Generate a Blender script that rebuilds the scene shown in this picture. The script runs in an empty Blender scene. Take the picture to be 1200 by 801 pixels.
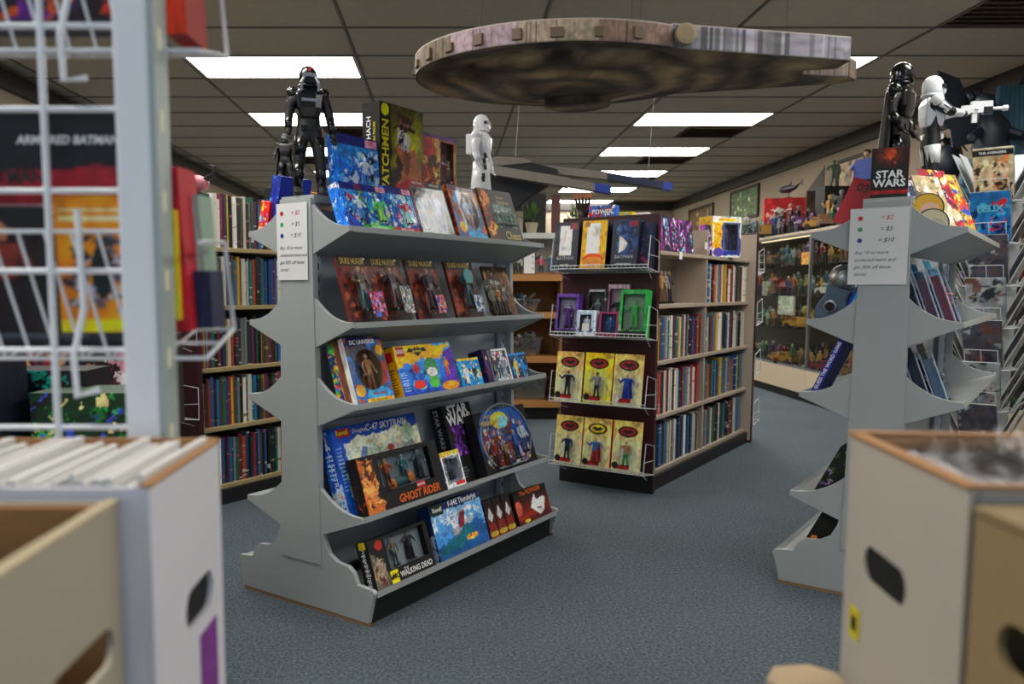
import bpy, math, random
import numpy as np
from mathutils import Vector, Matrix, Euler

C = bpy.context.scene.collection
PI = math.pi
rnd = random.Random(7)
H = 1.12

# ---------------------------------------------------------------- camera
cam_d = bpy.data.cameras.new('camera'); cam = bpy.data.objects.new('camera', cam_d); C.objects.link(cam)
PITCH = math.atan(92 / 960)
cam.location = (0, 0, H); cam.rotation_euler = (PI / 2 - PITCH, 0, 0)
cam_d.sensor_width = 36; cam_d.lens = 960 / 1200 * 36
cam_d.shift_x = (600 - 525) / 1200; cam_d.shift_y = -(400.5 - 432) / 1200
cam_d.clip_start = 0.02; cam_d.clip_end = 60
cam_d.dof.use_dof = True; cam_d.dof.focus_distance = 3.1; cam_d.dof.aperture_fstop = 4.2
bpy.context.scene.camera = cam

# ---------------------------------------------------------------- world, daylight, exposure
sc = bpy.context.scene
w = bpy.data.worlds.new('world'); sc.world = w; w.use_nodes = True
w.node_tree.nodes['Background'].inputs[0].default_value = (0.62, 0.78, 1.0, 1)
w.node_tree.nodes['Background'].inputs[1].default_value = 0.9
def area(name, loc, rot, sx, sy, power, col):
    d = bpy.data.lights.new(name, 'AREA'); d.shape = 'RECTANGLE'; d.size = sx; d.size_y = sy; d.energy = power; d.color = col
    o = bpy.data.objects.new(name, d); C.objects.link(o); o.location = loc; o.rotation_euler = rot
    return o
area('shopfront_daylight', (0.45, -1.25, 1.75), (PI / 2 - 0.12, 0, PI), 6.6, 1.7, 420, (0.80, 0.90, 1.0))
sc.view_settings.view_transform = 'Standard'; sc.view_settings.look = 'None'
sc.view_settings.exposure = 0.16; sc.view_settings.gamma = 1.0
try: sc.view_settings.use_curve_mapping = False
except Exception: pass
LAMP = 17

# ---------------------------------------------------------------- materials
def lin(c):
    return tuple(((x / 12.92) if x <= 0.04045 else ((x + 0.055) / 1.055) ** 2.4) for x in c)
def hx(s):
    return tuple(int(s[i:i + 2], 16) / 255 for i in (0, 2, 4))
MATS = {}
def mat(name, col, rough=0.5, metal=0.0, noise=0.0, scale=40, bump=0.0, emit=0.0, coat=0.0, detail=3):
    if name in MATS: return MATS[name]
    if isinstance(col, str): col = hx(col)
    m = bpy.data.materials.new(name); m.use_nodes = True; nt = m.node_tree; b = nt.nodes['Principled BSDF']
    c = lin(col)
    b.inputs['Base Color'].default_value = (*c, 1); b.inputs['Roughness'].default_value = rough; b.inputs['Metallic'].default_value = metal
    if coat: b.inputs['Coat Weight'].default_value = coat
    if emit:
        b.inputs['Emission Color'].default_value = (*c, 1); b.inputs['Emission Strength'].default_value = emit
    tc = nt.nodes.new('ShaderNodeTexCoord'); n = nt.nodes.new('ShaderNodeTexNoise')
    n.inputs['Scale'].default_value = scale; n.inputs['Detail'].default_value = detail
    nt.links.new(tc.outputs['Object'], n.inputs['Vector'])
    if noise:
        r = nt.nodes.new('ShaderNodeMix'); r.data_type = 'RGBA'
        r.inputs[6].default_value = (*[x * (1 - noise) for x in c], 1); r.inputs[7].default_value = (*[min(1, x * (1 + noise)) for x in c], 1)
        nt.links.new(n.outputs['Fac'], r.inputs[0]); nt.links.new(r.outputs[2], b.inputs['Base Color'])
    if bump:
        bp = nt.nodes.new('ShaderNodeBump'); bp.inputs['Strength'].default_value = bump; bp.inputs['Distance'].default_value = 0.004
        nt.links.new(n.outputs['Fac'], bp.inputs['Height']); nt.links.new(bp.outputs[0], b.inputs['Normal'])
    MATS[name] = m
    return m
def attr_mat(name, rough, coat=0.0):
    m = bpy.data.materials.new(name); m.use_nodes = True; nt = m.node_tree; b = nt.nodes['Principled BSDF']
    a = nt.nodes.new('ShaderNodeAttribute'); a.attribute_name = 'Col'
    nt.links.new(a.outputs['Color'], b.inputs['Base Color']); b.inputs['Roughness'].default_value = rough
    if coat: b.inputs['Coat Weight'].default_value = coat
    return m
PRINT = attr_mat('printed_card', 0.58); TOY = attr_mat('painted_plastic', 0.35)
def clear_mat(name, fac, rough, tint=(1, 1, 1)):
    m = bpy.data.materials.new(name); m.use_nodes = True; nt = m.node_tree
    for n in list(nt.nodes): nt.nodes.remove(n)
    o = nt.nodes.new('ShaderNodeOutputMaterial'); mx = nt.nodes.new('ShaderNodeMixShader'); t = nt.nodes.new('ShaderNodeBsdfTransparent')
    g = nt.nodes.new('ShaderNodeBsdfGlossy'); fr = nt.nodes.new('ShaderNodeLayerWeight'); ad = nt.nodes.new('ShaderNodeMath'); ad.operation = 'MULTIPLY_ADD'
    fr.inputs['Blend'].default_value = 0.35; ad.inputs[1].default_value = 0.55 if 'tub' in name else (0.04 if 'glass' in name else 0.02); ad.inputs[2].default_value = fac; ad.use_clamp = True
    t.inputs[0].default_value = (*tint, 1); g.inputs['Roughness'].default_value = rough
    n = nt.nodes.new('ShaderNodeTexNoise'); n.inputs['Scale'].default_value = 28; bp = nt.nodes.new('ShaderNodeBump'); bp.inputs['Strength'].default_value = 0.12 if 'film' in name else 0.0
    bp.inputs['Distance'].default_value = 0.01
    tc = nt.nodes.new('ShaderNodeTexCoord'); nt.links.new(tc.outputs['Object'], n.inputs['Vector']); nt.links.new(n.outputs['Fac'], bp.inputs['Height']); nt.links.new(bp.outputs[0], g.inputs['Normal'])
    nt.links.new(fr.outputs['Fresnel'], ad.inputs[0]); nt.links.new(ad.outputs[0], mx.inputs[0])
    nt.links.new(t.outputs[0], mx.inputs[1]); nt.links.new(g.outputs[0], mx.inputs[2]); nt.links.new(mx.outputs[0], o.inputs[0])
    return m
CLEAR = clear_mat('clear_plastic_film', 0.014, 0.16, (0.93, 0.95, 0.96)); BAG = clear_mat('bag_film', 0.05, 0.25, (0.99, 0.99, 1.0)); GLASS = clear_mat('case_glass', 0.012, 0.02, (0.95, 0.98, 0.97))
TUB = clear_mat('cloudy_tub_film', 0.22, 0.35, (0.85, 0.88, 0.90))
# book cover: object colour with printed bands along the spine
def book_mat():
    m = bpy.data.materials.new('book_cover'); m.use_nodes = True; nt = m.node_tree; b = nt.nodes['Principled BSDF']
    oi = nt.nodes.new('ShaderNodeObjectInfo'); tc = nt.nodes.new('ShaderNodeTexCoord')
    mp = nt.nodes.new('ShaderNodeCombineXYZ'); sep = nt.nodes.new('ShaderNodeSeparateXYZ')
    nt.links.new(tc.outputs['Generated'], sep.inputs[0])
    mul = nt.nodes.new('ShaderNodeMath'); mul.operation = 'MULTIPLY'; mul.inputs[1].default_value = 97.0
    nt.links.new(oi.outputs['Random'], mul.inputs[0])
    nt.links.new(sep.outputs['Z'], mp.inputs['Z']); nt.links.new(mul.outputs[0], mp.inputs['X']); 
    n = nt.nodes.new('ShaderNodeTexNoise'); n.inputs['Scale'].default_value = 9; n.inputs['Detail'].default_value = 2
    nt.links.new(mp.outputs[0], n.inputs['Vector'])
    cr = nt.nodes.new('ShaderNodeValToRGB'); cr.color_ramp.interpolation = 'CONSTANT'
    cr.color_ramp.elements[0].position = 0; cr.color_ramp.elements[0].color = (0, 0, 0, 1)
    cr.color_ramp.elements[1].position = 0.635; cr.color_ramp.elements[1].color = (1, 1, 1, 1)
    nt.links.new(n.outputs['Fac'], cr.inputs[0])
    n2 = nt.nodes.new('ShaderNodeTexNoise'); n2.inputs['Scale'].default_value = 2.2; nt.links.new(mp.outputs[0], n2.inputs['Vector'])
    hs = nt.nodes.new('ShaderNodeHueSaturation'); nt.links.new(n2.outputs['Fac'], hs.inputs['Hue']); hs.inputs['Value'].default_value = 1.0
    hs.inputs['Color'].default_value = (0.30, 0.12, 0.08, 1)
    mx0 = nt.nodes.new('ShaderNodeMix'); mx0.data_type = 'RGBA'; mx0.inputs[7].default_value = (0.55, 0.54, 0.50, 1)
    gt = nt.nodes.new('ShaderNodeMath'); gt.operation = 'GREATER_THAN'; gt.inputs[1].default_value = 0.5
    nt.links.new(oi.outputs['Random'], gt.inputs[0]); nt.links.new(gt.outputs[0], mx0.inputs[0]); nt.links.new(hs.outputs[0], mx0.inputs[6])
    mx = nt.nodes.new('ShaderNodeMix'); mx.data_type = 'RGBA'
    nt.links.new(cr.outputs[0], mx.inputs[0]); nt.links.new(oi.outputs['Color'], mx.inputs[6]); nt.links.new(mx0.outputs[2], mx.inputs[7])
    nt.links.new(mx.outputs[2], b.inputs['Base Color']); b.inputs['Roughness'].default_value = 0.35
    return m
BOOK = book_mat()

# ---------------------------------------------------------------- mesh builder
class MB:
    def __init__(s): s.v = []; s.f = []; s.c = []; s.cur = (0.8, 0.8, 0.8)
    def col(s, c): s.cur = hx(c) if isinstance(c, str) else c; return s
    def add(s, vs, fs, M=None):
        n = len(s.v)
        for p in vs:
            p = Vector(p)
            if M is not None: p = M @ p
            s.v.append(tuple(p)); s.c.append(s.cur)
        s.f += [tuple(i + n for i in f) for f in fs]; return s
    def box(s, x0, x1, y0, y1, z0, z1, M=None):
        vs = [(x, y, z) for z in (z0, z1) for y in (y0, y1) for x in (x0, x1)]
        return s.add(vs, [(0, 2, 3, 1), (4, 5, 7, 6), (0, 1, 5, 4), (2, 6, 7, 3), (0, 4, 6, 2), (1, 3, 7, 5)], M)
    def prism(s, pts, a, b, ax='y', M=None):
        n = len(pts)
        def P(p, t): return (p[0], t, p[1]) if ax == 'y' else ((p[0], p[1], t) if ax == 'z' else (t, p[0], p[1]))
        vs = [P(p, a) for p in pts] + [P(p, b) for p in pts]
        fs = [tuple(range(n)), tuple(range(2 * n - 1, n - 1, -1))] + [(i, i + n, (i + 1) % n + n, (i + 1) % n) for i in range(n)]
        return s.add(vs, fs, M)
    def tube(s, pts, r, seg=6, closed=False, M=None):
        pts = [Vector(p) for p in pts]; n = len(pts); rs = r if isinstance(r, (list, tuple)) else [r] * n
        vs = []; prev = None
        for i, p in enumerate(pts):
            d = (pts[min(i + 1, n - 1)] - pts[max(i - 1, 0)])
            if closed: d = pts[(i + 1) % n] - pts[i - 1]
            d.normalize()
            if prev is None: u = d.orthogonal().normalized()
            else: u = (prev - d * prev.dot(d)).normalized()
            prev = u; q = d.cross(u)
            for k in range(seg):
                a = 2 * PI * k / seg; vs.append(p + (u * math.cos(a) + q * math.sin(a)) * rs[i])
        fs = []
        for i in range(n if closed else n - 1):
            j = (i + 1) % n
            for k in range(seg):
                fs.append((i * seg + k, i * seg + (k + 1) % seg, j * seg + (k + 1) % seg, j * seg + k))
        if not closed: fs += [tuple(range(seg - 1, -1, -1)), tuple((n - 1) * seg + k for k in range(seg))]
        return s.add(vs, fs, M)
    def lathe(s, prof, seg=12, M=None, sx=1, sy=1):
        vs = []; fs = []; n = len(prof)
        for r, z in prof:
            for k in range(seg):
                a = 2 * PI * k / seg; vs.append((r * math.cos(a) * sx, r * math.sin(a) * sy, z))
        for i in range(n - 1):
            for k in range(seg):
                fs.append((i * seg + k, i * seg + (k + 1) % seg, (i + 1) * seg + (k + 1) % seg, (i + 1) * seg + k))
        fs += [tuple(range(seg - 1, -1, -1)), tuple((n - 1) * seg + k for k in range(seg))]
        return s.add(vs, fs, M)
    def ball(s, c, rx, ry=None, rz=None, seg=8, rings=6, M=None):
        ry = rx if ry is None else ry; rz = rx if rz is None else rz
        prof = [(max(1e-4, math.sin(PI * i / rings)), -math.cos(PI * i / rings)) for i in range(rings + 1)]
        T = Matrix.Translation(c) @ Matrix.Diagonal((rx, ry, rz, 1))
        return s.lathe(prof, seg, (M @ T) if M is not None else T)
    def limb(s, a, b, ra, rb, seg=6): return s.tube([a, b], [ra, rb], seg)
    def mesh(s, name, m, smooth=False):
        me = bpy.data.meshes.new(name); me.from_pydata(s.v, [], s.f); me.update()
        at = me.color_attributes.new('Col', 'FLOAT_COLOR', 'POINT')
        arr = np.ones((len(s.v), 4), dtype=np.float32); arr[:, :3] = [lin(c) for c in s.c] if s.c else 0.5
        at.data.foreach_set('color', arr.ravel())
        if m: me.materials.append(m)
        if smooth: me.polygons.foreach_set('use_smooth', [True] * len(me.polygons))
        return me
    def build(s, name, m, parent=None, smooth=False, loc=None, rot=None):
        return link(name, s.mesh(name, m, smooth), parent, loc, rot)
def link(name, me, parent=None, loc=None, rot=None):
    o = bpy.data.objects.new(name, me); C.objects.link(o)
    if parent is not None: o.parent = parent
    if loc is not None: o.location = loc
    if rot is not None: o.rotation_euler = rot
    return o
def tag(o, label=None, cat=None, group=None, kind=None):
    if label: o['label'] = label
    if cat: o['category'] = cat
    if group: o['group'] = group
    if kind: o['kind'] = kind
    return o
def thing(name, label, cat, loc=(0, 0, 0), rz=0.0, tilt=0.0, group=None):
    o = bpy.data.objects.new(name, None); C.objects.link(o); o.empty_display_size = 0.05
    o.location = loc; o.rotation_euler = (-tilt, 0, rz)
    return tag(o, label, cat, group)
def bevel(o, w=0.003, seg=2):
    m = o.modifiers.new('bevel', 'BEVEL'); m.width = w; m.segments = seg; m.limit_method = 'ANGLE'; return o
def copy_tree(o, parent=None):
    c = o.copy(); C.objects.link(c)
    if parent is not None: c.parent = parent
    for ch in o.children: copy_tree(ch, c)
    return c

# ---------------------------------------------------------------- printed artwork (colour grids)
class Art:
    def __init__(s, w, h, cell=0.0032, seed=1):
        s.nx = max(6, int(w / cell)); s.ny = max(6, int(h / cell)); s.w = w; s.h = h
        s.X, s.Y = np.meshgrid(np.linspace(0, 1, s.nx + 1), np.linspace(0, 1, s.ny + 1))
        s.C = np.ones((s.ny + 1, s.nx + 1, 3)) * 0.5; s.r = np.random.RandomState(seed)
    def k(s, c): return np.array(hx(c) if isinstance(c, str) else c)
    def bg(s, c): s.C[:] = s.k(c); return s
    def grad(s, c0, c1, ax='y', m=None):
        t = (s.Y if ax == 'y' else s.X)[..., None]; g = s.k(c0) * (1 - t) + s.k(c1) * t
        if m is None: s.C[:] = g
        else: s.C[m] = g[m]
        return s
    def rect(s, x0, y0, x1, y1, c): m = (s.X >= x0) & (s.X <= x1) & (s.Y >= y0) & (s.Y <= y1); s.C[m] = s.k(c); return s
    def ell(s, cx, cy, rx, ry, c, rot=0):
        dx = s.X - cx; dy = s.Y - cy; a = s.w / s.h
        if rot:
            ca, sa = math.cos(rot), math.sin(rot); X = dx * a; dx, dy = (X * ca + dy * sa) / a, (-X * sa + dy * ca)
        m = (dx / rx) ** 2 + (dy / ry) ** 2 <= 1; s.C[m] = s.k(c); return s
    def glow(s, cx, cy, r, c, p=1.5):
        d = np.clip(1 - np.sqrt(((s.X - cx) * s.w / s.h) ** 2 + (s.Y - cy) ** 2) / r, 0, 1)[..., None] ** p; s.C[:] = s.C * (1 - d) + s.k(c) * d; return s
    def poly(s, pts, c):
        m = np.zeros_like(s.X, bool); n = len(pts)
        for i in range(n):
            (x0, y0), (x1, y1) = pts[i], pts[(i + 1) % n]
            cr = ((y0 > s.Y) != (y1 > s.Y)) & (s.X < (x1 - x0) * (s.Y - y0) / ((y1 - y0) or 1e-9) + x0); m ^= cr
        s.C[m] = s.k(c); return s
    def blobs(s, n, cols, x0=0, y0=0, x1=1, y1=1, r=0.08):
        for _ in range(n):
            rr = s.r.uniform(.3, 1) * r
            s.ell(s.r.uniform(x0, x1), s.r.uniform(y0, y1), rr * s.h / s.w if s.w > s.h else rr, rr * s.r.uniform(.5, 1.3), cols[s.r.randint(len(cols))], s.r.uniform(0, 3))
        for _ in range(n * 3):
            rr = s.r.uniform(.12, .42) * r
            s.ell(s.r.uniform(x0, x1), s.r.uniform(y0, y1), rr * s.h / s.w if s.w > s.h else rr, rr * s.r.uniform(.4, 1.6), cols[s.r.randint(len(cols))], s.r.uniform(0, 3))
        return s.warp(.05, 7).warp(.02, 22)
    def mottle(s, amt=0.15, k=6):
        g = s.r.rand(k + 1, k + 1, 1) * .8 + s.r.rand(k + 1, k + 1, 3) * .2; gx = s.X * (k - .01); gy = s.Y * (k - .01); ix = gx.astype(int); iy = gy.astype(int); fx = (gx - ix)[..., None]; fy = (gy - iy)[..., None]
        v = (g[iy, ix] * (1 - fx) + g[iy, ix + 1] * fx) * (1 - fy) + (g[iy + 1, ix] * (1 - fx) + g[iy + 1, ix + 1] * fx) * fy
        s.C = np.clip(s.C * (1 + amt * (v - .5) * 2), 0, 1); return s
    def warp(s, amp, k):
        D = []
        for _ in (0, 1):
            g = s.r.rand(k + 1, k + 1) - .5; gx = s.X * (k - .01); gy = s.Y * (k - .01); ix = gx.astype(int); iy = gy.astype(int); fx = gx - ix; fy = gy - iy
            D.append((g[iy, ix] * (1 - fx) + g[iy, ix + 1] * fx) * (1 - fy) + (g[iy + 1, ix] * (1 - fx) + g[iy + 1, ix + 1] * fx) * fy)
        m = max(s.w, s.h); u = np.clip(s.X + D[0] * 2 * amp * m / s.w, 0, 1); v = np.clip(s.Y + D[1] * 2 * amp * m / s.h, 0, 1)
        s.C = s.C[np.rint(v * s.ny).astype(int), np.rint(u * s.nx).astype(int)]; return s
    def lines(s, x0, y0, x1, y1, n, c, duty=.5):   # rows of small print
        for i in range(n):
            a = y0 + (y1 - y0) * i / n; s.rect(x0, a, x0 + (x1 - x0) * s.r.uniform(.7, 1), a + (y1 - y0) / n * duty, c)
        return s
    def fig(s, cx, y0, h, body='333333', head='d0a080', legs=None, cape=None, lean=0):
        a = s.h / s.w; legs = legs or body; w = h * a
        if cape: s.poly([(cx - .10 * w, y0 + .82 * h), (cx + .10 * w, y0 + .82 * h), (cx + .24 * w, y0 + .1 * h), (cx - .24 * w, y0 + .1 * h)], cape)
        s.poly([(cx - .13 * w, y0), (cx - .05 * w, y0), (cx, y0 + .45 * h), (cx - .12 * w, y0 + .48 * h)], legs)
        s.poly([(cx + .06 * w, y0), (cx + .14 * w, y0), (cx + .12 * w, y0 + .48 * h), (cx, y0 + .45 * h)], legs)
        s.poly([(cx - .11 * w, y0 + .43 * h), (cx + .11 * w, y0 + .43 * h), (cx + .17 * w, y0 + .8 * h), (cx - .17 * w, y0 + .8 * h)], body)
        s.poly([(cx - .17 * w, y0 + .8 * h), (cx - .27 * w, y0 + .5 * h), (cx - .21 * w, y0 + .46 * h), (cx - .1 * w, y0 + .72 * h)], body)
        s.poly([(cx + .17 * w, y0 + .8 * h), (cx + .29 * w, y0 + .55 * h), (cx + .23 * w, y0 + .5 * h), (cx + .1 * w, y0 + .72 * h)], body)
        s.ell(cx, y0 + .9 * h, .065 * w, .085 * h, head); return s

def carton_mesh(w, h, d, front, left=None, top=None, rest='202020', hole=None, right=None):
    """box with origin at the bottom centre of its front face; printed grids on front, left and top; hole(X,Y)->mask leaves a window"""
    V = []; F = []; Cc = []
    def grid(art, fn, mask=None):
        art.mottle(.16, 7).mottle(.22, max(8, art.nx // 3))
        n = len(V); nx, ny = art.nx, art.ny
        for j in range(ny + 1):
            for i in range(nx + 1): V.append(fn(i / nx, j / ny))
        Cc.append(np.clip(art.C.reshape(-1, 3), 0, 1))
        mk = mask(art.X, art.Y) if mask else None
        for j in range(ny):
            for i in range(nx):
                if mk is not None and mk[j, i] and mk[j + 1, i + 1]: continue
                a = n + j * (nx + 1) + i; F.append((a, a + 1, a + nx + 2, a + nx + 1))
    def quad(ps, c): 
        n = len(V); V.extend(ps); Cc.append(np.array([c] * 4)); F.append((n, n + 1, n + 2, n + 3))
    rc = hx(rest) if isinstance(rest, str) else rest
    x = w / 2
    grid(front, lambda u, v: (-x + u * w, 0, v * h), hole)
    if left is not None: grid(left, lambda u, v: (-x, d * (1 - u), v * h))
    else: quad([(-x, d, 0), (-x, 0, 0), (-x, 0, h), (-x, d, h)], rc)
    if right is not None: grid(right, lambda u, v: (x, d * u, v * h))
    else: quad([(x, 0, 0), (x, d, 0), (x, d, h), (x, 0, h)], rc)
    if top is not None: grid(top, lambda u, v: (-x + u * w, v * d, h))
    else: quad([(-x, 0, h), (x, 0, h), (x, d, h), (-x, d, h)], rc)
    quad([(x, d, 0), (-x, d, 0), (-x, d, h), (x, d, h)], rc); quad([(-x, d, 0), (x, d, 0), (x, 0, 0), (-x, 0, 0)], rc)
    me = bpy.data.meshes.new('carton'); me.from_pydata(V, [], F)
    at = me.color_attributes.new('Col', 'FLOAT_COLOR', 'POINT'); c = np.concatenate(Cc); lu = c.mean(1, keepdims=True); c = np.clip((lu + (c - lu) * 1.12 - .5) * 1.22 + .525, 0.01, 1)
    c = np.where(c <= 0.04045, c / 12.92, ((c + 0.055) / 1.055) ** 2.4)
    arr = np.ones((len(V), 4), np.float32); arr[:, :3] = c; at.data.foreach_set('color', arr.ravel())
    me.materials.append(PRINT); return me

_TXT = {}
def text(s, size, m, parent, loc, rot=(PI / 2, 0, 0), bold=0.0, name='lettering', sx=1.0, shear=0.0, align='CENTER', ext=0.0004):
    key = (s, bold, shear, align, m.name)
    if key not in _TXT:
        cu = bpy.data.curves.new('lettering', 'FONT'); cu.body = s; cu.size = 1; cu.align_x = align; cu.align_y = 'CENTER'; cu.offset = bold
        cu.extrude = 0.004; cu.resolution_u = 2; cu.shear = shear; cu.materials.append(m)
        t = bpy.data.objects.new('tmp', cu); C.objects.link(t)
        bpy.context.view_layer.update()
        me = bpy.data.meshes.new_from_object(t.evaluated_get(bpy.context.evaluated_depsgraph_get()))
        bpy.data.objects.remove(t); me.name = 'lettering'
        if not me.materials: me.materials.append(m)
        _TXT[key] = me
    o = link(name, _TXT[key], parent, loc, rot); o.scale = (size * sx, size, size * 0.5 if size > 0.03 else size); return o
INK = {n: mat('ink_' + n, c, 0.45) for n, c in dict(white='eeeeee', yellow='f0dc20', gold='c8a848', black='101010', red='c02028', blue='1c3c90', orange='e06820', green='28a060', pink='e06090', silver='b8bcc4', cyan='70c8e0').items()}

# ---------------------------------------------------------------- small plastic figures
def fig_mb(h, body, legs, head, arms=0, extra=None, mb=None, M=None, boots='202020'):
    """low-poly posed figure, faces -y, feet at z=0"""
    m = mb or MB(); T = M or Matrix.Identity(4)
    def L(a, b, ra, rb, c): m.col(c); m.tube([T @ Vector([q * h for q in a]), T @ Vector([q * h for q in b])], [ra * h, rb * h], 6)
    L((-.09, .01, .03), (-.065, -.01, .27), .038, .045, legs); L((-.065, -.01, .27), (-.045, 0, .5), .046, .065, legs)
    L((.10, -.01, .03), (.07, -.02, .27), .038, .045, legs); L((.07, -.02, .27), (.045, 0, .5), .046, .065, legs)
    m.col(boots); m.box(-.125 * h, -.055 * h, -.09 * h, .04 * h, 0, .06 * h, T); m.box(.065 * h, .135 * h, -.10 * h, .03 * h, 0, .06 * h, T)
    m.col(body); m.add([(x * h, y * h, z * h) for z, wx, wy in ((.46, .085, .055), (.6, .075, .05), (.8, .135, .065), (.84, .07, .05)) for x, y in ((-wx, -wy), (wx, -wy), (wx, wy), (-wx, wy))],
        [(0, 3, 2, 1)] + [(4 * i + k, 4 * i + (k + 1) % 4, 4 * i + 4 + (k + 1) % 4, 4 * i + 4 + k) for i in range(3) for k in range(4)] + [(12, 13, 14, 15)], T)
    sh = [((-.15, 0, .79), (-.2, -.01, .62), (-.19, -.08, .47)), ((.15, 0, .79), (.2, -.02, .62), (.19, -.1, .48))]
    if arms == 1: sh = [((-.15, 0, .79), (-.25, -.03, .66), (-.2, -.15, .62)), ((.15, 0, .79), (.22, -.02, .62), (.2, -.06, .46))]
    if arms == 2: sh = [((-.15, 0, .79), (-.27, 0, .66), (-.36, -.06, .78)), ((.15, 0, .79), (.27, 0, .68), (.3, -.05, .55))]
    for a, b, c in sh:
        L(a, b, .045, .036, body); L(b, c, .034, .026, body); m.col(head); m.ball(T @ Vector([q * h for q in c]), .03 * h, seg=6, rings=4)
    L((0, 0, .83), (0, 0, .88), .03, .03, head); m.ball(T @ Vector((0, -.005 * h, .925 * h)), .058 * h, .062 * h, .075 * h, seg=8, rings=5)
    if extra == 'cape': m.col(legs); m.prism([(-.14 * h, .82 * h), (.14 * h, .82 * h), (.22 * h, .05 * h), (-.22 * h, .05 * h)], .07 * h, .085 * h, 'y', T)
    if extra == 'hair': m.col('3a2417'); m.ball(T @ Vector((0, .012 * h, .945 * h)), .066 * h, .066 * h, .07 * h, seg=8, rings=4)
    if extra == 'staff': m.col('806040'); m.tube([T @ Vector((-.2 * h, -.1 * h, 0)), T @ Vector((-.2 * h, -.1 * h, 1.05 * h))], .012 * h, 5)
    if extra == 'wings': m.col(boots); m.prism([(-.1 * h, .8 * h), (-.5 * h, .95 * h), (-.42 * h, .5 * h), (0, .6 * h), (.42 * h, .5 * h), (.5 * h, .95 * h), (.1 * h, .8 * h)], .06 * h, .075 * h, 'y', T)
    return m
def small_fig(h, body, legs, head, arms=0, extra=None, boots='202020'):
    return fig_mb(h, body, legs, head, arms, extra, None, None, boots).mesh('toy_figure', TOY)
def vehicle_mesh(l, c1, c2):
    m = MB().col(c1); m.prism([(-l / 2, .12 * l), (-l / 2, .28 * l), (-.2 * l, .32 * l), (-.1 * l, .46 * l), (.2 * l, .46 * l), (.32 * l, .3 * l), (l / 2, .25 * l), (l / 2, .12 * l)], -.22 * l, .22 * l, 'y')
    m.col(c2); m.box(-.12 * l, .2 * l, -.23 * l, .23 * l, .34 * l, .42 * l)
    m.col('151515')
    for x in (-.3, .3):
        for y in (-.24, .16): m.lathe([(.11 * l, 0), (.12 * l, .02 * l), (.12 * l, .06 * l), (.11 * l, .08 * l)], 10, Matrix.Translation((x * l, y * l + .08 * l, .12 * l)) @ Matrix.Rotation(PI / 2, 4, 'X'))
    return m.mesh('toy_vehicle', TOY)
def creature_mesh(h, c1, c2):
    m = MB().col(c1); m.ball((0, 0, .42 * h), .3 * h, .38 * h, .3 * h); m.ball((0, -.3 * h, .68 * h), .18 * h, .22 * h, .18 * h)
    m.col(c2)
    for x in (-.2, .2):
        for y in (-.2, .22): m.limb((x * h, y * h, .3 * h), (x * h * 1.2, y * h * 1.2, 0), .1 * h, .07 * h)
        m.tube([(x * .6 * h, -.3 * h, .82 * h), (x * h, -.33 * h, .95 * h), (x * 1.3 * h, -.25 * h, h)], [.05 * h, .035 * h, .005 * h], 5)
    m.tube([(0, .3 * h, .4 * h), (.05 * h, .55 * h, .3 * h), (.15 * h, .7 * h, .12 * h)], [.12 * h, .08 * h, .02 * h], 6)
    return m.mesh('toy_creature', TOY)

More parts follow.
